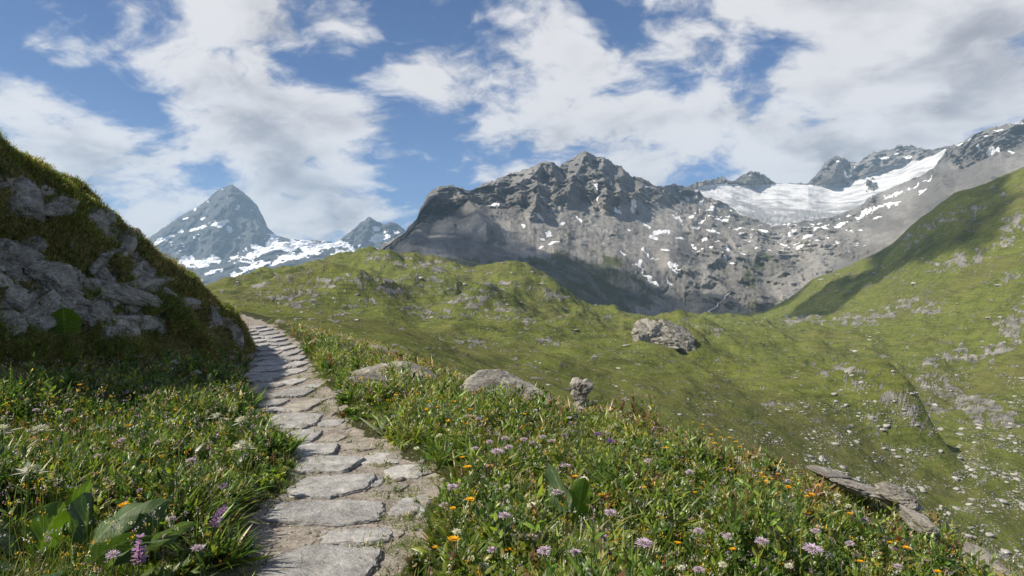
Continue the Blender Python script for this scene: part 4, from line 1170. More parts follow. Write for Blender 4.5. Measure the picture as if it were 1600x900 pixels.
# ------------------------------------------------------------------ meltwater stream below the glacier
mappx = mt.X[..., 0] / mt.X[..., 1] * F + CX; mappy = CY - mt.X[..., 2] / mt.X[..., 1] * F
sl_, sr_ = [], []
for (a, b_, wd) in [(1141, 457, .8), (1133, 463, 1.6), (1131, 469, 1.2), (1122, 474, 2), (1120, 480, 1.6), (1108, 486, 2.5), (1102, 493, 4)]:
    k = np.argmin((mappx - a) ** 2 + (mappy - b_) ** 2 + np.where(mt.Tg < 0.9, 1e6, 0)); p = mt.X.reshape(-1, 3)[k]
    hw = wd / F * p[1] * .5
    up_ = np.array([0, -3.0, 2.0])
    sl_.append(p + up_ - [hw, 0, 0]); sr_.append(p + up_ + [hw, 0, 0])
Vw = np.concatenate([np.array(sl_), np.array(sr_)]); nw = len(sl_)
me = raw_mesh('stream', Vw, [(i, i + 1, nw + i + 1, nw + i) for i in range(nw - 1)])
m, t, b = material('white_water'); b.inputs['Base Color'].default_value = (.62, .66, .70, 1); b.inputs['Roughness'].default_value = .25
t.l.new(t.bump(t.noise(t.pos(), .2, 6, .7), 1, 3), b.inputs['Normal']); me.materials.append(m)
tag(link('stream', me), kind='structure')
# ------------------------------------------------------------------ leaves and blades
def leaf_mat(name, trans=0.45, rough=0.45, spec=0.35, fixed=None):
    m = bpy.data.materials.new(name); m.use_nodes = True
    t = NT(m.node_tree); b = t.n['Principled BSDF']
    if fixed is None:
        c = t.attr('col', 'Vector')
    else:
        c = t.mix(t.noise(t.new('ShaderNodeTexCoord').outputs['Object'], 40, 3), tuple(x * .75 for x in fixed), tuple(min(1, x * 1.2) for x in fixed))
    t.l.new(c, b.inputs['Base Color'])
    b.inputs['Roughness'].default_value = rough; b.inputs['Specular IOR Level'].default_value = spec
    tr = t.new('ShaderNodeBsdfTranslucent')
    t.l.new(t.v('MULTIPLY', c, (1.35, 1.45, 0.7)), tr.inputs[0])
    mx = t.new('ShaderNodeMixShader'); mx.inputs[0].default_value = trans
    t.l.new(b.outputs[0], mx.inputs[1]); t.l.new(tr.outputs[0], mx.inputs[2])
    t.l.new(mx.outputs[0], t.n['Material Output'].inputs['Surface'])
    return m


M_LEAF = leaf_mat('meadow_leaf', .45, .36, .5)
M_STRAW = leaf_mat('dry_leaf', .3, .7, .2)


class Bag:
    """Collects strips of leaf; becomes one mesh."""
    def __init__(self): self.v, self.q, self.c, self.n = [], [], [], 0

    def blades(self, base, az, tilt, bend, length, width, prof, col, fold=0.0, twist=None, rings=None):
        N = len(base)
        if N == 0: return
        prof = np.asarray(prof, float); K = len(prof)
        s = np.linspace(0, 1, K)
        th = tilt[:, None] + bend[:, None] * s[None, :]
        dirs = np.stack([np.sin(th) * np.cos(az)[:, None], np.sin(th) * np.sin(az)[:, None], np.cos(th)], -1)
        step = (length / (K - 1))[:, None, None]
        cen = np.concatenate([np.zeros((N, 1, 3)), np.cumsum(dirs[:, :-1] * step, 1)], 1) + base[:, None, :]
        side = np.stack([-np.sin(az), np.cos(az), np.zeros(N)], -1)[:, None, :] * np.ones((1, K, 1))
        nor = np.cross(dirs, side)
        if twist is not None:
            ct, st = np.cos(twist)[:, None, None], np.sin(twist)[:, None, None]
            side, nor = side * ct + nor * st, nor * ct - side * st
        hw = (width[:, None] * prof[None, :] * .5)[..., None]
        if fold:
            V = np.stack([cen - side * hw - nor * hw * fold, cen, cen + side * hw - nor * hw * fold], 2); C = 3
        else:
            V = np.stack([cen - side * hw, cen + side * hw], 2); C = 2
        i = self.n + np.arange(N * K * C).reshape(N, K, C)
        self.q.append(np.stack([i[:, :-1, :-1], i[:, :-1, 1:], i[:, 1:, 1:], i[:, 1:, :-1]], -1).reshape(-1, 4))
        self.v.append(V.reshape(-1, 3)); self.n += N * K * C
        cc = np.broadcast_to(col[:, None, None, :], (N, K, C, 3)).copy()
        self.c.append(cc.reshape(-1, 3))

    def build(self, name, mat, parent=None, loc=None, kind=None):
        me = raw_mesh(name, np.concatenate(self.v), np.concatenate(self.q), attrs={'col': np.concatenate(self.c)}, mats=[mat], smooth=True)
        o = link(name, me, parent, loc)
        if kind: o['kind'] = kind
        return o


G_DARK, G_MID, G_BRIGHT, G_OLIVE = np.array([.050, .092, .022]), np.array([.10, .165, .030]), np.array([.20, .26, .042]), np.array([.18, .18, .046])
STRAW, RUST, SAGE = np.array([.40, .32, .16]), np.array([.19, .085, .045]), np.array([.19, .22, .135])
PAL = np.array([G_DARK, G_MID, G_BRIGHT, G_OLIVE, STRAW, RUST, SAGE])


def pick(r, n, w, jit=.22):
    w = np.asarray(w, float); i = r.choice(len(PAL), n, p=w / w.sum())
    return PAL[i] * np.exp(r.normal(size=(n, 1)) * jit) * np.exp(r.normal(size=(n, 3)) * .06)


LANCE = [.25, .8, 1.0, .85, .5, .05]
OVAL = [.2, .85, 1.0, .9, .05]
GRASS = [.8, 1.0, .75, .08]


def grass_tufts(bag, c, r, per, ln, wd, w, spread=.05, tilt=(.05, .6), bend=(.2, 1.2), pal_jit=.22, colpos=None):
    N = len(c) * per
    base = np.repeat(c, per, 0) + np.concatenate([r.normal(size=(N, 2)) * spread, np.zeros((N, 1))], 1)
    L_ = np.repeat(ln, per) * r.uniform(.5, 1.15, N)
    bag.blades(base, r.uniform(0, 6.283, N), r.uniform(*tilt, N), r.uniform(*bend, N), L_, np.repeat(wd, per) * r.uniform(.7, 1.3, N), GRASS, pick(r, N, w, pal_jit), twist=r.uniform(-.8, .8, N))


def herbs(bag, c, r, n, H, ll, lw, w, prof=LANCE, fold=.35, per_plant_col=True):
    """Upright leafy stems: n leaves climbing each stem in a spiral."""
    M = len(c); N = M * n
    k = np.tile(np.arange(n), M); f = (k + r.uniform(0, .9, N)) / n
    Hh = np.repeat(H, n)
    lean_az = np.repeat(r.uniform(0, 6.283, M), n); lean = np.repeat(r.uniform(0, .35, M), n)
    base = np.repeat(c, n, 0).copy()
    hgt = Hh * (.06 + .9 * f)
    base[:, 0] += np.cos(lean_az) * lean * hgt; base[:, 1] += np.sin(lean_az) * lean * hgt; base[:, 2] += hgt
    az = np.repeat(r.uniform(0, 6.283, M), n) + k * 2.4 + r.normal(size=N) * .3
    size = (1.15 - .65 * f) * r.uniform(.7, 1.25, N)
    col = np.repeat(pick(r, M, w), n, 0) * np.exp(r.normal(size=(N, 1)) * .16)
    bag.blades(base, az, r.uniform(.5, 1.3, N) - .25 * f, r.uniform(-.1, 1.0, N), np.repeat(ll, n) * size, np.repeat(lw, n) * size, prof, col, fold=fold, twist=r.normal(size=N) * .45)
    # stems
    bag.blades(c, lean_az[::n], np.arctan(lean[::n]), np.zeros(M), H * 1.02, np.full(M, .004) * np.clip(H / .2, .6, 1.6), [1, 1, .8], pick(r, M, [1, 2, 1, 1, 0, .4, 0]), twist=r.uniform(-1, 1, M))


def scatter(r, n, y0, y1, side, dens_pow=2.0, margin=.0):
    """Random ground points of the meadow; side 'L', 'R' of the path, thinning with distance."""
    out = []
    tot = 0
    while tot < n:
        m_ = n * 2
        uu = r.uniform(0, 1, m_)
        e = 1 - dens_pow + 1
        y_ = (y0 ** e + uu * (y1 ** e - y0 ** e)) ** (1 / e) if abs(e) > 1e-6 else y0 * (y1 / y0) ** uu
        half = np.maximum(1.05 * y_ * .80 + (1.7 if side == 'L' else .8), 1.0)
        x_ = r.uniform(-1, 1, m_) * half
        L, Rr = path_edges(y_); lp = lip_x(y_)
        nz = fbm(x_ * 2.0, y_ * 2.0, 7.7, 3) * .26 + .03
        if side == 'L':
            ok = (x_ < L - margin + nz) & (x_ > -.86 * y_ - 1.8)
            # not inside the bank
            pxx = x_ / y_ * F + CX
            bd = np.interp(pxx, [p[0] for p in baseB], [p[2] for p in baseB], left=4, right=99)
            ok &= y_ < bd + .25
        else:
            ok = (x_ > Rr + margin + nz) & (x_ < lp + .45)
        x_, y_ = x_[ok], y_[ok]
        out.append(np.stack([x_, y_, ground_z(x_, y_)], -1)); tot += len(x_)
    return np.concatenate(out)[:n]


def rimness(c):
    """0 inside the meadow, 1 at the dry rim above the valley."""
    return sstep(-1.3, -.1, (c[:, 0] - lip_x(c[:, 1])))


r = np.random.default_rng(21)
# --- grass on both sides
for side, n in (('L', 6600), ('R', 8400)):
    bag = Bag()
    c = scatter(r, n, 1.7, 34, side, 1.75)
    d = c[:, 1]; sc = np.clip((d / 6) ** .45, .8, 2.2)
    rim = rimness(c) if side == 'R' else np.zeros(len(c))
    pe = path_edges(c[:, 1]); near = np.minimum(np.abs(c[:, 0] - pe[0]), np.abs(c[:, 0] - pe[1]))
    short = .35 + .65 * sstep(0, .5, near)
    patch = fbm(c[:, 0] * .9, c[:, 1] * .7, 1.3, 3)
    isdry = (rim + patch * .8 + r.normal(size=len(c)) * .25 + .25 * sstep(9, 20, d)) > (.50 if side == 'R' else .75)
    ln = r.uniform(.08, .20, len(c)) * short * (1 + .15 * (sc - 1)); wd = .0045 * sc
    for mask, w in ((~isdry, [1.6, 3, 2.2, 1.2, .30, .06, .1] if side == 'R' else [2.4, 3, 1.8, 1.2, .2, .1, .15]), (isdry, [.2, .6, .6, 1.6, 2.4, .7, .1])):
        grass_tufts(bag, c[mask], r, 13, ln[mask], wd[mask], w)
    bag.build('grass', M_LEAF, kind='stuff')

# --- leafy herbs, in patches of one kind each
CLEAR = []          # (x, y, radius) kept free for the big-leaved plants
for (px_, py_, rad) in ((70, 905, .46), (150, 850, .32), (60, 830, .30), (880, 850, .18), (1120, 860, .14), (240, 770, .10)):
    q_ = gp(px_, py_); CLEAR.append((q_[0], q_[1], rad))


def cleared(c):
    ok = np.ones(len(c), bool)
    for x_, y_, rad in CLEAR: ok &= np.hypot(c[:, 0] - x_, c[:, 1] - y_) > rad
    return c[ok]


for side, n in (('L', 10500), ('R', 10800)):
    bag = Bag()
    c = cleared(scatter(r, n, 1.7, 24, side, 2.1, margin=.08))
    d = c[:, 1]; sc = 1.22 * np.clip((d / 5) ** .3, 1.0, 1.6)
    pe = path_edges(d); near = np.minimum(np.abs(c[:, 0] - pe[0]), np.abs(c[:, 0] - pe[1]))
    rim = rimness(c) if side == 'R' else np.zeros(len(c))
    p1 = fbm(c[:, 0] * 1.5 + 9, c[:, 1] * 1.1, 2.6, 3); p2 = fbm(c[:, 0] * 2.3 + 4, c[:, 1] * 1.6, 8.1, 3); p3 = fbm(c[:, 0] * .9, c[:, 1] * .7 + 3, 5.1, 2)
    H = r.uniform(.11, .27, len(c)) * (.50 + .50 * sstep(0, .4, near)) * np.exp(1.5 * p3 + .5 * p1) * (1 - .5 * rim)
    H = np.clip(H, .05, .46)
    k_ = p1 * 1.5 + .16 * r.normal(size=len(c)); k2_ = p2 * 1.5 + .14 * r.normal(size=len(c))
    base_w = np.array([2.6, 3, 1.4, .8, .06, .2, .4] if side == 'L' else [1.2, 3, 2.8, 1.0, .10, .3, .4])
    dryw = np.array([.3, .8, .8, 1.8, 1.4, .9, .3])
    sel = {'cushion': (k_ < -.12), 'lance': (k_ >= -.12) & (k2_ < .0), 'strap': (k_ >= .18) & (k2_ >= .0), 'feather': (k_ >= -.12) & (k_ < .18) & (k2_ >= .0)}
    for kd, a in sel.items():
        for dry_ in (False, True):
            aa = a & ((rim + .3 * r.normal(size=len(c)) > .6) == dry_)
            if not aa.any(): continue
            w = dryw if dry_ else base_w
            if kd == 'cushion': herbs(bag, c[aa], r, 16, H[aa] * .8, .046 * sc[aa], .031 * sc[aa], w * [.8, 1, 1.6, 1, 1, 1, .6], prof=OVAL)
            elif kd == 'lance': herbs(bag, c[aa], r, 12, H[aa] * 1.15, .088 * sc[aa], .030 * sc[aa], w)
            elif kd == 'strap': herbs(bag, c[aa], r, 9, H[aa] * .7, .20 * sc[aa], .018 * sc[aa], w * [1, 1, 1.4, 1.4, 1.5, 1, .4])
            else: herbs(bag, c[aa], r, 26, H[aa], .036 * sc[aa], .010 * sc[aa], w * [1.4, 1, .6, 1, 1, 1, 3])
    # reddish and brown sprigs
    c2 = cleared(scatter(r, n // 9, 2.2, 18, side, 1.8, margin=.2)); s2 = np.clip((c2[:, 1] / 5) ** .5, .8, 2)
    herbs(bag, c2, r, 8, r.uniform(.12, .28, len(c2)), .022 * s2, .009 * s2, [.1, .3, .2, .8, .9, 1.6, .1], prof=OVAL)
    # dock-like broad leaves here and there
    c3 = cleared(scatter(r, 170 if side == 'L' else 260, 2.2, 9, side, 1.6, margin=.3))
    herbs(bag, c3, r, 6, r.uniform(.08, .2, len(c3)), np.full(len(c3), .15), np.full(len(c3), .062), [1.6, 3, 1.2, .2, 0, .1, 1.0], prof=[.12, .25, .8, 1, .8, .45, .04], fold=.25)
    if side == 'R':        # sorrel and dry stalks round the stacked stones and along the rim
        q_ = np.array([gp(a_, b_, .1) for a_, b_ in np.stack([r.normal(930, 70, 420), 676 + np.abs(r.normal(0, 16, 420))], -1)])
        herbs(bag, q_, r, 9, r.uniform(.10, .24, len(q_)), np.full(len(q_), .040), np.full(len(q_), .015), [.2, .4, .3, .8, .8, 3.0, .1])
    bag.build('undergrowth', M_LEAF, kind='stuff')

# --- tufts of grass that root between the slabs
bag = Bag()
q_ = []
while len(q_) < 260:
    y_ = 3.2 * (14 / 3.2) ** r.uniform(); L, Rr = path_edges(y_)
    x_ = Rr - abs(r.normal()) * .26 if r.uniform() < .7 else L + abs(r.normal()) * .15
    if L < x_ < Rr and fbm(np.array(x_ * 3), np.array(y_ * 3), 4.4, 2) > -.05: q_.append((x_, y_, float(ground_z(x_, y_))))
q_ = np.array(q_)
grass_tufts(bag, q_, r, 16, r.uniform(.03, .09, len(q_)), np.full(len(q_), .0045), [.8, 2, 2, 2, 1, .1, .1], spread=.035, tilt=(.2, 1.1))
herbs(bag, q_[::2], r, 9, r.uniform(.02, .06, len(q_[::2])), np.full(len(q_[::2]), .022), np.full(len(q_[::2]), .011), [1, 2, 2, 1, .2, .2, .2], prof=OVAL)
bag.build('grass', M_LEAF, kind='stuff')

# --- tiny blossoms no one could count
PET = {'white': (.72, .72, .66), 'cream': (.62, .58, .42), 'pink': (.50, .33, .42), 'lilac': (.40, .30, .50), 'yellow': (.70, .46, .03), 'gold': (.62, .33, .02)}
for side, n in (('L', 2300), ('R', 3800)):
    bag = Bag()
    c = scatter(r, n, 2.0, 26, side, 1.8, margin=.15); d = c[:, 1]; sc = np.clip((d / 5) ** .55, .75, 2.4)
    kinds = np.array([PET[k] for k in ('white', 'cream', 'pink', 'lilac', 'yellow', 'gold')])
    wts = np.array([.20, .12, .2, .20, .2, .08]) if side == 'L' else np.array([.24, .16, .16, .16, .2, .08])
    col = kinds[r.choice(6, n, p=wts / wts.sum())] * r.uniform(.7, 1.1, (n, 1))
    hgt = r.uniform(.14, .34, n) * np.where(rimness(c) > .5, .7, 1)
    per = 7
    top = np.repeat(c, per, 0); top[:, 2] += np.repeat(hgt, per)
    top[:, :2] += r.normal(size=(n * per, 2)) * np.repeat(.011 * sc, per)[:, None]; top[:, 2] += r.normal(size=n * per) * np.repeat(.010 * sc, per)
    N = n * per
    bag.blades(top, r.uniform(0, 6.283, N), r.uniform(.2, 1.6, N), r.uniform(-.3, .8, N), np.repeat(.012 * sc, per) * r.uniform(.7, 1.5, N), np.repeat(.0068 * sc, per), [.5, 1, .6], np.repeat(col, per, 0))
    bag.blades(c, r.uniform(0, 6.283, n), r.uniform(0, .2, n), r.uniform(0, .2, n), hgt, .0028 * sc, [1, .9, .8], pick(r, n, [.5, 2, 1, 1, .4, .5, 0]))
    bag.build('ground_cover', M_LEAF, kind='stuff')

# --- turf and heather-like tufts hanging over the bank
bag = Bag()
pts, nrm = [], []
ii = r.uniform(0, 1, (40000, 2))
rowsT = np.searchsorted(bk.T, 0.9 + ii[:, 0] * 2.35); rowsT = np.clip(rowsT, 1, bankX.shape[0] - 2)
cols_ = (ii[:, 1] * (bankX.shape[1] - 4) + 2).astype(int)
c = bankX[rowsT, cols_]
Nb = bk.normals(bankX)[rowsT, cols_]
if Nb[:, 2].mean() < 0: Nb = -Nb
ppx = bk.px[rowsT, cols_]; ppy = bk.appy[rowsT, cols_]
keep = np.ones(len(c), bool)
for (cx_, cy_, hw, hh, an) in []:
    a_ = R(an); dx = ppx - cx_; dy = ppy - cy_
    uu = (dx * math.cos(a_) + dy * math.sin(a_)) / (hw * .95); vv_ = (-dx * math.sin(a_) + dy * math.cos(a_)) / (hh * .95)
    keep &= ((uu * uu + vv_ * vv_) > .8) | (r.uniform(0, 1, len(c)) < .03)
keep &= (bedm[rowsT, cols_] < .4) | (r.uniform(0, 1, len(c)) < .05 + .5 * crack[rowsT, cols_])
keep &= r.uniform(0, 1, len(c)) < np.clip(.75 + 1.1 * fbm(c[:, 0] * 1.2, c[:, 1] * .9, c[:, 2] * 1.2, 3) + .45 * sstep(2.6, 2.95, bk.T[rowsT]), .12, 1)
c = c[keep]; Nb = Nb[keep]; ppy = ppy[keep]
pz = fbm(c[:, 0] * .8 + 3, c[:, 1] * .8, c[:, 2] * 1.1, 3)
down = np.arctan2(Nb[:, 1], Nb[:, 0])
for lo, hi, w in ((-9, -.12, [1.2, 1.6, 1.2, 2.4, .8, .5, .3]), (-.12, .18, [.5, .9, .8, 2.8, 1.6, .9, .1]), (.18, 9, [.5, .5, .4, 2, 1.8, 1.1, .1])):
    a = (pz >= lo) & (pz < hi)
    per = 10; n = a.sum() * per
    base = np.repeat(c[a], per, 0) + r.normal(size=(n, 3)) * .04
    az = np.repeat(down[a], per) + r.normal(size=n) * .9
    sc = np.repeat(np.clip(c[a][:, 1] / 9, .7, 2), per)
    bag.blades(base, az, r.uniform(.1, 1.0, n), r.uniform(.4, 1.7, n), r.uniform(.025, .075, n) * sc ** .4, .0068 * sc, GRASS, pick(r, n, w), twist=r.uniform(-.8, .8, n))
k2 = r.choice(len(c), min(9000, len(c)), replace=False)
s2 = np.clip((c[k2][:, 1] / 6) ** .5, .9, 2)
tone_ = fbm(c[k2][:, 0] * .7, c[k2][:, 1] * .7, c[k2][:, 2] * .9, 3)
for a, w in ((tone_ < 0, [2.4, 2, .9, 1.8, .2, .6, .3]), (tone_ >= 0, [.8, .9, .5, 2.6, .8, 1.6, .2])):
    q_ = c[k2][a]
    herbs(bag, q_, r, 12, r.uniform(.03, .12, len(q_)), .026 * s2[a], .013 * s2[a], w, prof=OVAL)
bag.build('turf_grass', M_LEAF, kind='stuff')
# ------------------------------------------------------------------ flowers: one thing each, with stem, leaves and bloom
r = np.random.default_rng(404)
M_STEM = leaf_mat('flower_stem', .2, .6, .2, fixed=(.075, .11, .03))
M_BROAD = None
M_YEL = leaf_mat('yellow_petal', .3, .6, .15, fixed=(.68, .38, .012))
M_DISC = leaf_mat('orange_disc', .1, .8, .1, fixed=(.42, .17, .012))
M_LIL = leaf_mat('lilac_petal', .3, .6, .15, fixed=(.52, .42, .56))
M_PUR = leaf_mat('purple_petal', .3, .6, .15, fixed=(.22, .12, .38))
M_PNK = leaf_mat('mauve_petal', .3, .6, .15, fixed=(.38, .22, .42))
M_WHT = leaf_mat('white_petal', .3, .6, .15, fixed=(.66, .65, .58))
M_SIL = leaf_mat('silvery_bract', .3, .75, .1, fixed=(.52, .52, .46))
M_CALYX = leaf_mat('calyx', .15, .7, .15, fixed=(.10, .11, .04))


def one(bag, base, az, tilt, bend, ln, wd, prof, fold=0.0, twist=None):
    n = len(az)
    bag.blades(np.broadcast_to(np.asarray(base, float), (n, 3)).copy() if np.ndim(base) == 1 else base, np.asarray(az, float), np.broadcast_to(np.asarray(tilt, float), (n,)).copy(), np.broadcast_to(np.asarray(bend, float), (n,)).copy(),
               np.broadcast_to(np.asarray(ln, float), (n,)).copy(), np.broadcast_to(np.asarray(wd, float), (n,)).copy(), prof, np.ones((n, 3)), fold=fold, twist=twist)


def tube(path, rad, sides=5):
    path = np.asarray(path, float); K = len(path)
    a = np.arange(sides) / sides * 2 * math.pi
    rad = np.broadcast_to(rad, (K,))
    V = path[:, None, :] + rad[:, None, None] * np.stack([np.cos(a), np.sin(a), np.zeros(sides)], -1)[None]
    i = np.arange(K * sides).reshape(K, sides); j = np.roll(i, -1, 1)
    q = np.stack([i[:-1], j[:-1], j[1:], i[1:]], -1).reshape(-1, 4)
    return V.reshape(-1, 3), q


def stem_path(H, lean, r):
    s = np.linspace(0, 1, 7)
    a = r.uniform(0, 6.28)
    off = lean * s ** 2 * H
    wob = .012 * np.sin(s * 5 + r.uniform(0, 6))
    return np.stack([off * math.cos(a) + wob, off * math.sin(a) + wob * .6, s * H], -1)


def dome_points(n, rad, flat=.8, lo=-.3):
    k = np.arange(n) + .5
    z = 1 - (1 - lo) * k / n
    ph = k * 2.39996
    s = np.sqrt(np.clip(1 - z * z, 0, 1))
    return np.stack([s * np.cos(ph), s * np.sin(ph), z * flat], -1) * rad, ph, np.arccos(np.clip(z, -1, 1))


def proto(kind, H, seed):
    """Build one flower of a kind at the origin; returns its Empty (unlabelled)."""
    r = np.random.default_rng(seed)
    nm = {'yellow': 'yellow_daisy', 'lilac': 'scabious_flower', 'purple': 'scabious_flower', 'white': 'clover_flower', 'spike': 'spike_flower', 'silver': 'woolly_flower', 'brown': 'seed_head'}[kind]
    root = empty(nm, (0, 0, 0))
    pth = stem_path(H, r.uniform(.02, .16), r)
    V, q = tube(pth, np.linspace(.0030, .0019, 7))
    link('stem', raw_mesh('stem', V, q, mats=[M_STEM]), root)
    b = Bag(); n = 5
    hh = r.uniform(.05, .6, n)
    one(b, np.stack([np.interp(hh, np.linspace(0, 1, 7), pth[:, j]) for j in range(3)], -1), r.uniform(0, 6.28, n), r.uniform(.4, 1.0, n), r.uniform(.2, .8, n), r.uniform(.05, .10, n), r.uniform(.010, .018, n), LANCE, fold=.3)
    link('foliage', raw_mesh('flower_leaf', np.concatenate(b.v), np.concatenate(b.q), mats=[M_STEM]), root)
    top = pth[-1]
    b = Bag()
    if kind == 'yellow':
        n = 15; az = np.arange(n) / n * 6.283 + r.normal(size=n) * .08
        t0 = r.uniform(1.05, 1.35)
        one(b, top + np.stack([np.cos(az), np.sin(az), az * 0], -1) * .005, az, t0 + r.normal(size=n) * .1, .25, r.uniform(.016, .021, n), .0066, [.5, 1, 1, .6], fold=.1)
        one(b, top + np.array([0, 0, .002]) + np.stack([np.cos(az), np.sin(az), az * 0], -1) * .004, az + .2, t0 - .3, .3, r.uniform(.010, .014, n), .0055, [.5, 1, .6])
        link('petals', raw_mesh('petals', np.concatenate(b.v), np.concatenate(b.q), mats=[M_YEL]), root)
        V, T_ = _ico[2]; link('disc', raw_mesh('disc', V * np.array([.0065, .0065, .004]) + top + np.array([0, 0, .003]), tris=T_, mats=[M_DISC]), root)
    elif kind in ('lilac', 'purple', 'white', 'brown'):
        rad = {'lilac': .020, 'purple': .019, 'white': .018, 'brown': .014}[kind]
        n = 70
        p, ph, pol = dome_points(n, rad, .75, -.35)
        outer = pol > 1.0
        one(b, top + p * .45, ph, pol * .95, r.uniform(.0, .5, n), np.where(outer, .018, .011) * r.uniform(.8, 1.25, n), np.where(outer, .0058, .0046), [.4, 1, .9, .25], fold=.2, twist=r.normal(size=n) * .5)
        link('bloom', raw_mesh('bloom', np.concatenate(b.v), np.concatenate(b.q), mats=[{'lilac': M_LIL, 'purple': M_PUR, 'white': M_WHT, 'brown': M_CALYX}[kind]]), root)
        V, T_ = _ico[2]; link('calyx', raw_mesh('calyx', V * np.array([.009, .009, .007]) + top, tris=T_, mats=[M_CALYX]), root)
    elif kind == 'silver':
        n = 46
        p, ph, pol = dome_points(n, .020, .9, -.5)
        one(b, top + p * .4, ph, pol * .9, r.uniform(-.2, .6, n), r.uniform(.018, .034, n), .0062, [.5, 1, .8, .1], fold=.2, twist=r.normal(size=n) * .4)
        link('bloom', raw_mesh('bloom', np.concatenate(b.v), np.concatenate(b.q), mats=[M_SIL]), root)
        b = Bag(); n = 6
        one(b, top - np.array([0, 0, .03]), r.uniform(0, 6.28, n), r.uniform(1.0, 1.5, n), .5, r.uniform(.05, .09, n), .014, LANCE, fold=.3)
        link('bract', raw_mesh('bract', np.concatenate(b.v), np.concatenate(b.q), mats=[M_SIL]), root)
    elif kind == 'spike':
        n = 80; f = np.sort(r.uniform(0, 1, n))
        hs = .60 + .40 * f
        base = np.stack([np.interp(hs, np.linspace(0, 1, 7), pth[:, j]) for j in range(3)], -1)
        whorl = np.round(f * 7) / 7
        base[:, 2] += (whorl - f) * H * .4 * .75
        one(b, base, r.uniform(0, 6.28, n), r.uniform(.7, 1.5, n), .4, (.026 - .013 * f) * r.uniform(.8, 1.2, n), .0085, [.4, .8, 1, .5], fold=.3, twist=r.normal(size=n) * .4)
        link('bloom', raw_mesh('bloom', np.concatenate(b.v), np.concatenate(b.q), mats=[M_PNK]), root)
    return root


PROT = {}
HVAR = {'yellow': (.22, .34), 'lilac': (.24, .34), 'purple': (.26, .34), 'white': (.18, .28), 'spike': (.34, .42), 'silver': (.26, .40), 'brown': (.26, .3)}


def plant(kind, px_, py_, label, cat, group, lean=None, H=None, size=1.0, r=r):
    """Stand a flower on the meadow so that its head is where the photo shows it."""
    v = int(r.integers(0, 2))
    key = (kind, v)
    if key not in PROT: PROT[key] = (proto(kind, HVAR[kind][v], 500 + 7 * v + len(PROT)), HVAR[kind][v], False)
    src, h0, used = PROT[key]
    H = H or h0 * r.uniform(.85, 1.12)
    s = H / h0
    g = gp(px_, py_, H)
    if used:
        o = src.copy(); COL.objects.link(o)
        for ch in src.children:
            c_ = ch.copy(); COL.objects.link(c_); c_.parent = o
    else:
        o = src; PROT[key] = (src, h0, True)
    o.location = g
    hs = max(s, .85) * size * (.85 if kind in ('white', 'yellow') else .95)
    o.scale = (hs, hs, s)
    o.rotation_euler = (r.normal() * .05, r.normal() * .05, r.uniform(0, 6.28)) if lean is None else (lean[0], lean[1], 0)
    return tag(o, label, cat, group)


# blooms one can point at
for a, b_, lab in [(1047, 700, 'tall yellow daisy standing clear of the leaves above the right meadow'), (974, 722, 'yellow daisy with drooping rays left of the tallest one'), (940, 776, 'large open yellow daisy right of the upright broad leaf'),
                   (760, 727, 'yellow daisy on a long pale stem beside a bud, left of the broad leaf'), (742, 728, 'small orange bloom beside the yellow daisy on a long stem'), (1227, 836, 'dark-centred orange daisy on a brown stem in the right foreground'),
                   (1325, 803, 'orange daisy in front of the dry grass of the right rim'), (1262, 799, 'yellow daisy between the two orange daisies at right'), (1167, 800, 'faded orange bloom left of the dark-centred orange daisy'),
                   (202, 790, 'lone yellow daisy in the left meadow behind the broad leaves'), (702, 848, 'pale yellow bloom close to the path edge in the right foreground')]:
    plant('yellow', a, b_, lab, 'flower', 'yellow daisies', size=1.8)
for a, b_, lab in [(882, 729, 'pale lilac globe flower just behind the upright broad leaf'), (826, 840, 'pale lilac globe flower low in front of the upright broad leaf'), (998, 846, 'broad pale lilac globe flower in the front centre-right'),
                   (1280, 862, 'biggest lilac globe flower at the lower right'), (1123, 838, 'pale lilac flower left of the dark-centred orange daisy'), (783, 708, 'pinkish lilac globe flower left of the lilac cluster')]:
    plant('lilac', a, b_, lab, 'flower', 'lilac globe flowers', size=2.0)
for a, b_, lab in [(919, 679, 'deepest purple globe flower in front of the stacked stones'), (894, 681, 'purple globe flower just left of the deepest purple one'), (943, 686, 'dull purple globe flower just right of the deepest purple one')]:
    plant('purple', a, b_, lab, 'flower', 'purple globe flowers', size=1.9)
for a, b_, lab, ln in [(943, 842, 'tall mauve flower spike in the right foreground', None), (316, 768, 'mauve flower spike leaning right over the left meadow', (.1, .45)), (209, 835, 'mauve flower spike low beside the broad leaves', None)]:
    plant('spike', a, b_, lab, 'flower', 'mauve flower spikes', lean=ln, size=1.7)
for a, b_, lab in [(76, 668, 'tall silvery woolly flower above the broad leaves at left'), (10, 668, 'silvery woolly flower at the left frame edge'), (36, 733, 'low silvery woolly flower just above the broad leaves'),
                   (276, 565, 'tallest silvery flower in front of the rocky bank'), (340, 648, 'silvery flower left of the pair beside the path'), (382, 652, 'silvery flower of the pair beside the path'), (376, 695, 'leaning silvery flower nearest the path edge'), (311, 581, 'slim silvery flower right of the tallest one by the bank')]:
    plant('silver', a, b_, lab, 'flower', 'silvery woolly flowers', size=1.75)
plant('white', 838, 784, 'white globe flower left of the upright broad leaf', 'flower', 'white flowers', size=1.3)
plant('white', 913, 750, 'ragged white flower right of the upright broad leaf', 'flower', 'white flowers', size=1.25)
plant('brown', 1202, 814, 'brown seed head left of the dark-centred orange daisy', 'flower', None, size=1.2)

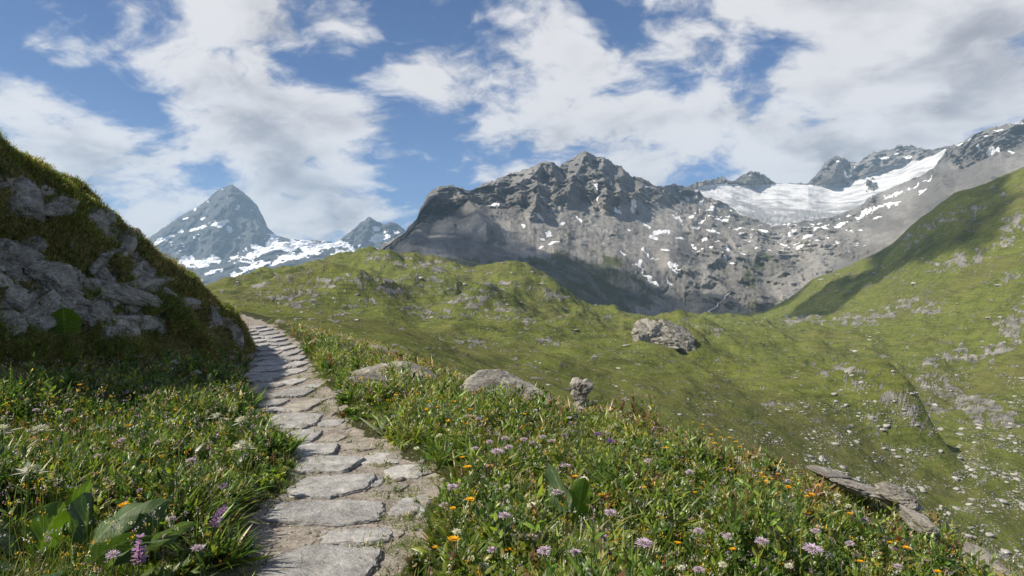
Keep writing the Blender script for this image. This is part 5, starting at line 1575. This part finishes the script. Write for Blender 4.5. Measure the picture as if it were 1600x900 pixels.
# more of them, scattered through the meadow
for a, b_ in [(894, 745), (847, 669), (728, 715), (713, 790), (728, 781), (681, 635), (702, 632), (1192, 745), (1220, 760), (1448, 863), (1417, 858), (1403, 847), (1137, 732), (1168, 733), (1255, 770), (1100, 670), (1108, 668), (1093, 672),
              (1143, 683), (1150, 690), (1480, 892), (1467, 890), (1280, 760), (1388, 848), (1075, 664), (1060, 662), (679, 858), (1120, 700), (1010, 760), (1090, 770), (1160, 860), (1350, 880), (1060, 850), (980, 880), (800, 860), (1112, 678), (1098, 664), (1122, 672), (1130, 684), (1140, 676), (1152, 698), (1086, 660), (1118, 690), (1196, 752), (1206, 748), (1214, 742), (1228, 748), (1236, 762), (1244, 758), (1252, 752), (1184, 740), (1260, 778), (620, 618), (640, 622), (655, 616), (668, 626), (690, 622), (715, 628), (735, 640), (758, 646), (808, 642), (822, 648)]:
    plant('yellow', a, b_, 'small yellow daisy among the mixed flowers of the right meadow', 'flower', 'small yellow daisies right of the path', size=r.uniform(1.0, 1.45))
for a, b_ in [(245, 571), (180, 558), (58, 542), (209, 664), (116, 585), (293, 582), (120, 602), (252, 577), (70, 560), (30, 600), (160, 640), (90, 620), (330, 600), (350, 610), (270, 640), (320, 640), (225, 720), (120, 690), (260, 600), (190, 590)]:
    plant('yellow', a, b_, 'small yellow daisy in the shadier left meadow below the bank', 'flower', 'small yellow daisies left of the path', size=r.uniform(.8, 1.05))
for a, b_ in [(830, 692), (860, 690), (843, 682), (747, 654), (845, 864), (764, 692), (792, 685), (1088, 833), (1353, 812), (1230, 752), (800, 700), (820, 685), (730, 650), (760, 860), (905, 860), (1180, 880), (1400, 885), (1035, 800), (960, 800), (1150, 770), (1080, 740), (1010, 720), (1200, 850), (1330, 850), (690, 790), (720, 760), (740, 700), (870, 770), (800, 810), (1260, 830), (1090, 890)]:
    plant('lilac', a, b_, 'small pale lilac globe flower amid the green leaves of the right meadow', 'flower', 'small lilac globe flowers right of the path', size=r.uniform(1.15, 1.5))
for a, b_ in [(191, 687), (158, 713), (113, 642), (311, 858), (222, 767), (276, 811), (60, 640), (250, 690), (300, 720), (170, 860), (350, 760)]:
    plant('lilac', a, b_, 'small dull lilac flower in the left meadow', 'flower', 'small lilac flowers left of the path', size=r.uniform(1.0, 1.4))
for a, b_ in [(860, 830), (823, 775), (740, 873), (755, 886), (1059, 886), (1303, 775), (1267, 747), (1493, 875), (1177, 715), (1310, 785), (1290, 770), (1325, 790), (1340, 800), (700, 830), (770, 800), (790, 760), (1030, 800), (1110, 880), (950, 740), (660, 700), (690, 680), (1370, 830), (1240, 880)]:
    plant('white', a, b_, 'small white flower tuft in the right meadow', 'flower', 'small white flowers right of the path', size=r.uniform(1.1, 1.5))
LOWS = {}
kinds = ['yellow', 'white', 'lilac']
for k in range(120):                                   # far meadow beyond the boulders and along the path
    y_ = 6.5 + 16 * r.uniform() ** 1.5
    Lx, Rx = path_edges(y_); lp = lip_x(y_)
    x_ = float(r.uniform(Rx + .25, lp - .1)) if lp - Rx > .5 else float(Rx + .2)
    kd = kinds[int(r.choice(3, p=[.5, .35, .15]))]
    if kd not in LOWS:
        b = Bag(); n = 9
        az = np.arange(n) / n * 6.283
        one(b, np.array([0, 0, .22]), az, r.uniform(.5, 1.3, n), .3, .024, .011, [.5, 1, .5])
        one(b, np.array([0, 0, 0.]), np.array([0., 1.6]), .0, .02, .22, .004, [1, 1, 1])
        mi = [0] * (n * 2) + [1] * 4
        LOWS[kd] = raw_mesh('far_flower', np.concatenate(b.v), np.concatenate(b.q), mats=[{'yellow': M_YEL, 'white': M_WHT, 'lilac': M_LIL}[kd], M_STEM], mat_idx=mi)
    o = link({'yellow': 'yellow_flower', 'white': 'white_flower', 'lilac': 'lilac_flower'}[kd], LOWS[kd], loc=(x_, y_, float(ground_z(x_, y_))))
    s = r.uniform(.8, 1.4); o.scale = (s, s, s); o.rotation_euler = (r.normal() * .1, r.normal() * .1, r.uniform(0, 6))
    tag(o, {'yellow': 'tiny yellow flower in the far meadow between the path and the boulders', 'white': 'tiny white flower in the far meadow between the path and the boulders', 'lilac': 'tiny lilac flower in the far meadow between the path and the boulders'}[kd], 'flower', f'tiny {kd} flowers of the far meadow')

# ------------------------------------------------------------------ broad-leaved plants
def broad_mat(name, c1, c2, cv, trans=.3):
    m = bpy.data.materials.new(name); m.use_nodes = True
    t = NT(m.node_tree); b = t.n['Principled BSDF']
    vein = t.attr('vein')
    tcx = t.new('ShaderNodeTexCoord').outputs['Object']
    c = t.mix(t.noise(tcx, 14, 5, .6), c1, c2)
    c = t.mix(t.ss(vein, .25, .9), c, cv)
    t.l.new(c, b.inputs['Base Color'])
    b.inputs['Roughness'].default_value = .55; b.inputs['Specular IOR Level'].default_value = .35
    t.l.new(t.bump(t.m('ADD', t.m('MULTIPLY', vein, -.6), t.noise(tcx, 45, 3)), .6, .004), b.inputs['Normal'])
    tr = t.new('ShaderNodeBsdfTranslucent'); t.l.new(t.v('MULTIPLY', c, (1.6, 1.7, .7)), tr.inputs[0])
    mx = t.new('ShaderNodeMixShader'); mx.inputs[0].default_value = trans
    t.l.new(b.outputs[0], mx.inputs[1]); t.l.new(tr.outputs[0], mx.inputs[2])
    t.l.new(mx.outputs[0], t.n['Material Output'].inputs['Surface'])
    return m


M_BROAD = broad_mat('broad_leaf', (.036, .078, .024), (.065, .115, .032), (.12, .17, .07))
M_BROADL = broad_mat('pale_broad_leaf', (.07, .12, .05), (.12, .17, .085), (.2, .25, .14))
M_BROADY = broad_mat('young_broad_leaf', (.06, .12, .012), (.09, .16, .02), (.15, .21, .05), .45)


def broad_leaf(root, base, az, tilt, bend, ln, wd, mat, twist=0.0, seed=0):
    """One big leaf with a midrib, side veins and a wavy margin, on its stalk."""
    r = np.random.default_rng(seed)
    K, W = 26, 15
    s = np.linspace(0, 1, K)
    stalk = .22
    th = tilt + bend * s
    d = np.stack([np.sin(th) * math.cos(az), np.sin(th) * math.sin(az), np.cos(th)], -1)
    cen = np.concatenate([[np.zeros(3)], np.cumsum(d[:-1] * ln / (K - 1), 0)]) + base
    sd = np.array([-math.sin(az), math.cos(az), 0]); sd = np.broadcast_to(sd, (K, 3)); nr = np.cross(d, sd)
    ct, st = math.cos(twist), math.sin(twist)
    sd, nr = sd * ct + nr * st, nr * ct - sd * st
    u_ = np.clip((s - stalk) / (1 - stalk), 0, 1)
    prof = np.where(s < stalk, .06, np.maximum(.06, (np.sin(np.pi * u_ ** .85)) ** .58))
    prof[-1] = .03
    w_ = np.linspace(-1, 1, W)
    ph = r.uniform(0, 6.28)
    wave = .16 * np.sin(s[:, None] * 17 + ph + np.sign(w_)[None] * 1.3) * np.abs(w_)[None] ** 2 * (prof[:, None] > .1)
    cup = .24 * np.abs(w_)[None] ** 1.3
    hw = wd / 2 * prof
    V = cen[:, None, :] + sd[:, None, :] * (hw[:, None] * w_[None])[..., None] + nr[:, None, :] * (hw[:, None] * (wave - cup + .07 * np.abs(np.sin((s[:, None] - .28 * np.abs(w_)[None]) * 26)) * (np.abs(w_)[None] < .95)))[..., None]
    vein = np.maximum(np.exp(-(w_[None] * hw[:, None] / .0022) ** 2), .8 * np.exp(-(np.sin((s[:, None] - .28 * np.abs(w_)[None]) * 26) / .22) ** 2) * (u_ > .03)[:, None])
    return link('leaf', raw_mesh('broad_leaf', V.reshape(-1, 3), grid_quads(K, W), attrs={'vein': vein}, mats=[mat]), root)


# (label, foot px, py, depth handled by the ground), leaves: az, tilt, bend, length, width, twist, material
g = gp(75, 905, .0)
root = tag(empty('broad_leaf_plant', tuple(g)), 'cluster of big dark broad leaves at the lower left corner', 'plant')
for k, (ox, oy, az, ti, be, ln, wd, tw, mt_) in enumerate([(-.14, .10, 1.3, .15, .3, .36, .19, 1.35, M_BROADY), (.08, .12, .5, .30, .55, .44, .17, .5, M_BROAD), (.14, .02, -.05, .55, .6, .46, .16, -.9, M_BROAD), (-.05, .0, 3.6, .6, .6, .34, .17, .3, M_BROAD),
                                                      (.08, -.12, -1.1, .6, .5, .34, .17, .2, M_BROAD), (-.02, -.1, -2.0, .6, .6, .32, .16, -.2, M_BROAD), (.02, .22, 1.9, .3, .4, .40, .20, 1.2, M_BROAD), (-.20, .10, 2.6, .4, .7, .34, .14, .6, M_BROADL),
                                                      (.26, -.02, .1, .5, .7, .42, .14, -.5, M_BROADL), (.22, .16, .9, .35, .5, .42, .15, .9, M_BROAD), (-.14, -.08, 2.9, .8, .3, .30, .16, 0, M_BROAD), (.2, -.18, -.7, .7, .4, .32, .16, .3, M_BROAD), (.34, .22, .3, .45, .6, .34, .12, -.8, M_BROADL), (-.08, .26, 1.6, .2, .3, .44, .15, 1.5, M_BROADY)]):
    broad_leaf(root, np.array([ox, oy, .0]), az, ti + .1, be + .25, ln * .98, wd * 1.1, mt_, tw, 600 + k)
g = gp(893, 838, 0)
root = tag(empty('broad_leaf_plant', tuple(g)), 'pair of upright broad leaves standing alone amid the right meadow', 'plant')
broad_leaf(root, np.array([-.0, .0, 0]), 2.9, .15, .35, .50, .20, M_BROADL, .95, 640)
broad_leaf(root, np.array([.02, -.01, 0]), -.2, .05, .25, .40, .18, M_BROADY, 2.1, 641)
broad_leaf(root, np.array([-.06, -.04, 0]), 3.4, .5, .4, .25, .09, M_BROAD, .4, 642)
p, _t = bank_hit(105, 532)
root = tag(empty('broad_leaf_plant', (p[0] + .05, p[1] - .25, p[2])), 'single big green leaf at the foot of the rocky bank', 'plant')
broad_leaf(root, np.array([0, 0, 0]), -1.2, .12, .25, .46, .40, M_BROADY, .2, 650)
for k, (px_, py_, lab) in enumerate([(1120, 842, 'broad rounded leaf clump in front of the faded orange bloom'), (1190, 900, 'broad leaf clump at the bottom edge right of centre'), (240, 760, 'small clump of broad leaves beside the lone yellow daisy'), (1010, 905, 'broad leaf clump at the bottom edge below the broad lilac flower')]):
    g = gp(px_, py_, .12)
    root = tag(empty('broad_leaf_plant', tuple(g)), lab, 'plant')
    for j in range(6):
        broad_leaf(root, np.array([r.normal() * .03, r.normal() * .03, 0]), j * 1.05 + r.normal() * .2, r.uniform(.3, .8), r.uniform(.3, .8), r.uniform(.16, .24), r.uniform(.07, .10), [M_BROAD, M_BROADY, M_BROADL][(j + k) % 3], r.normal() * .3, 660 + 10 * k + j)
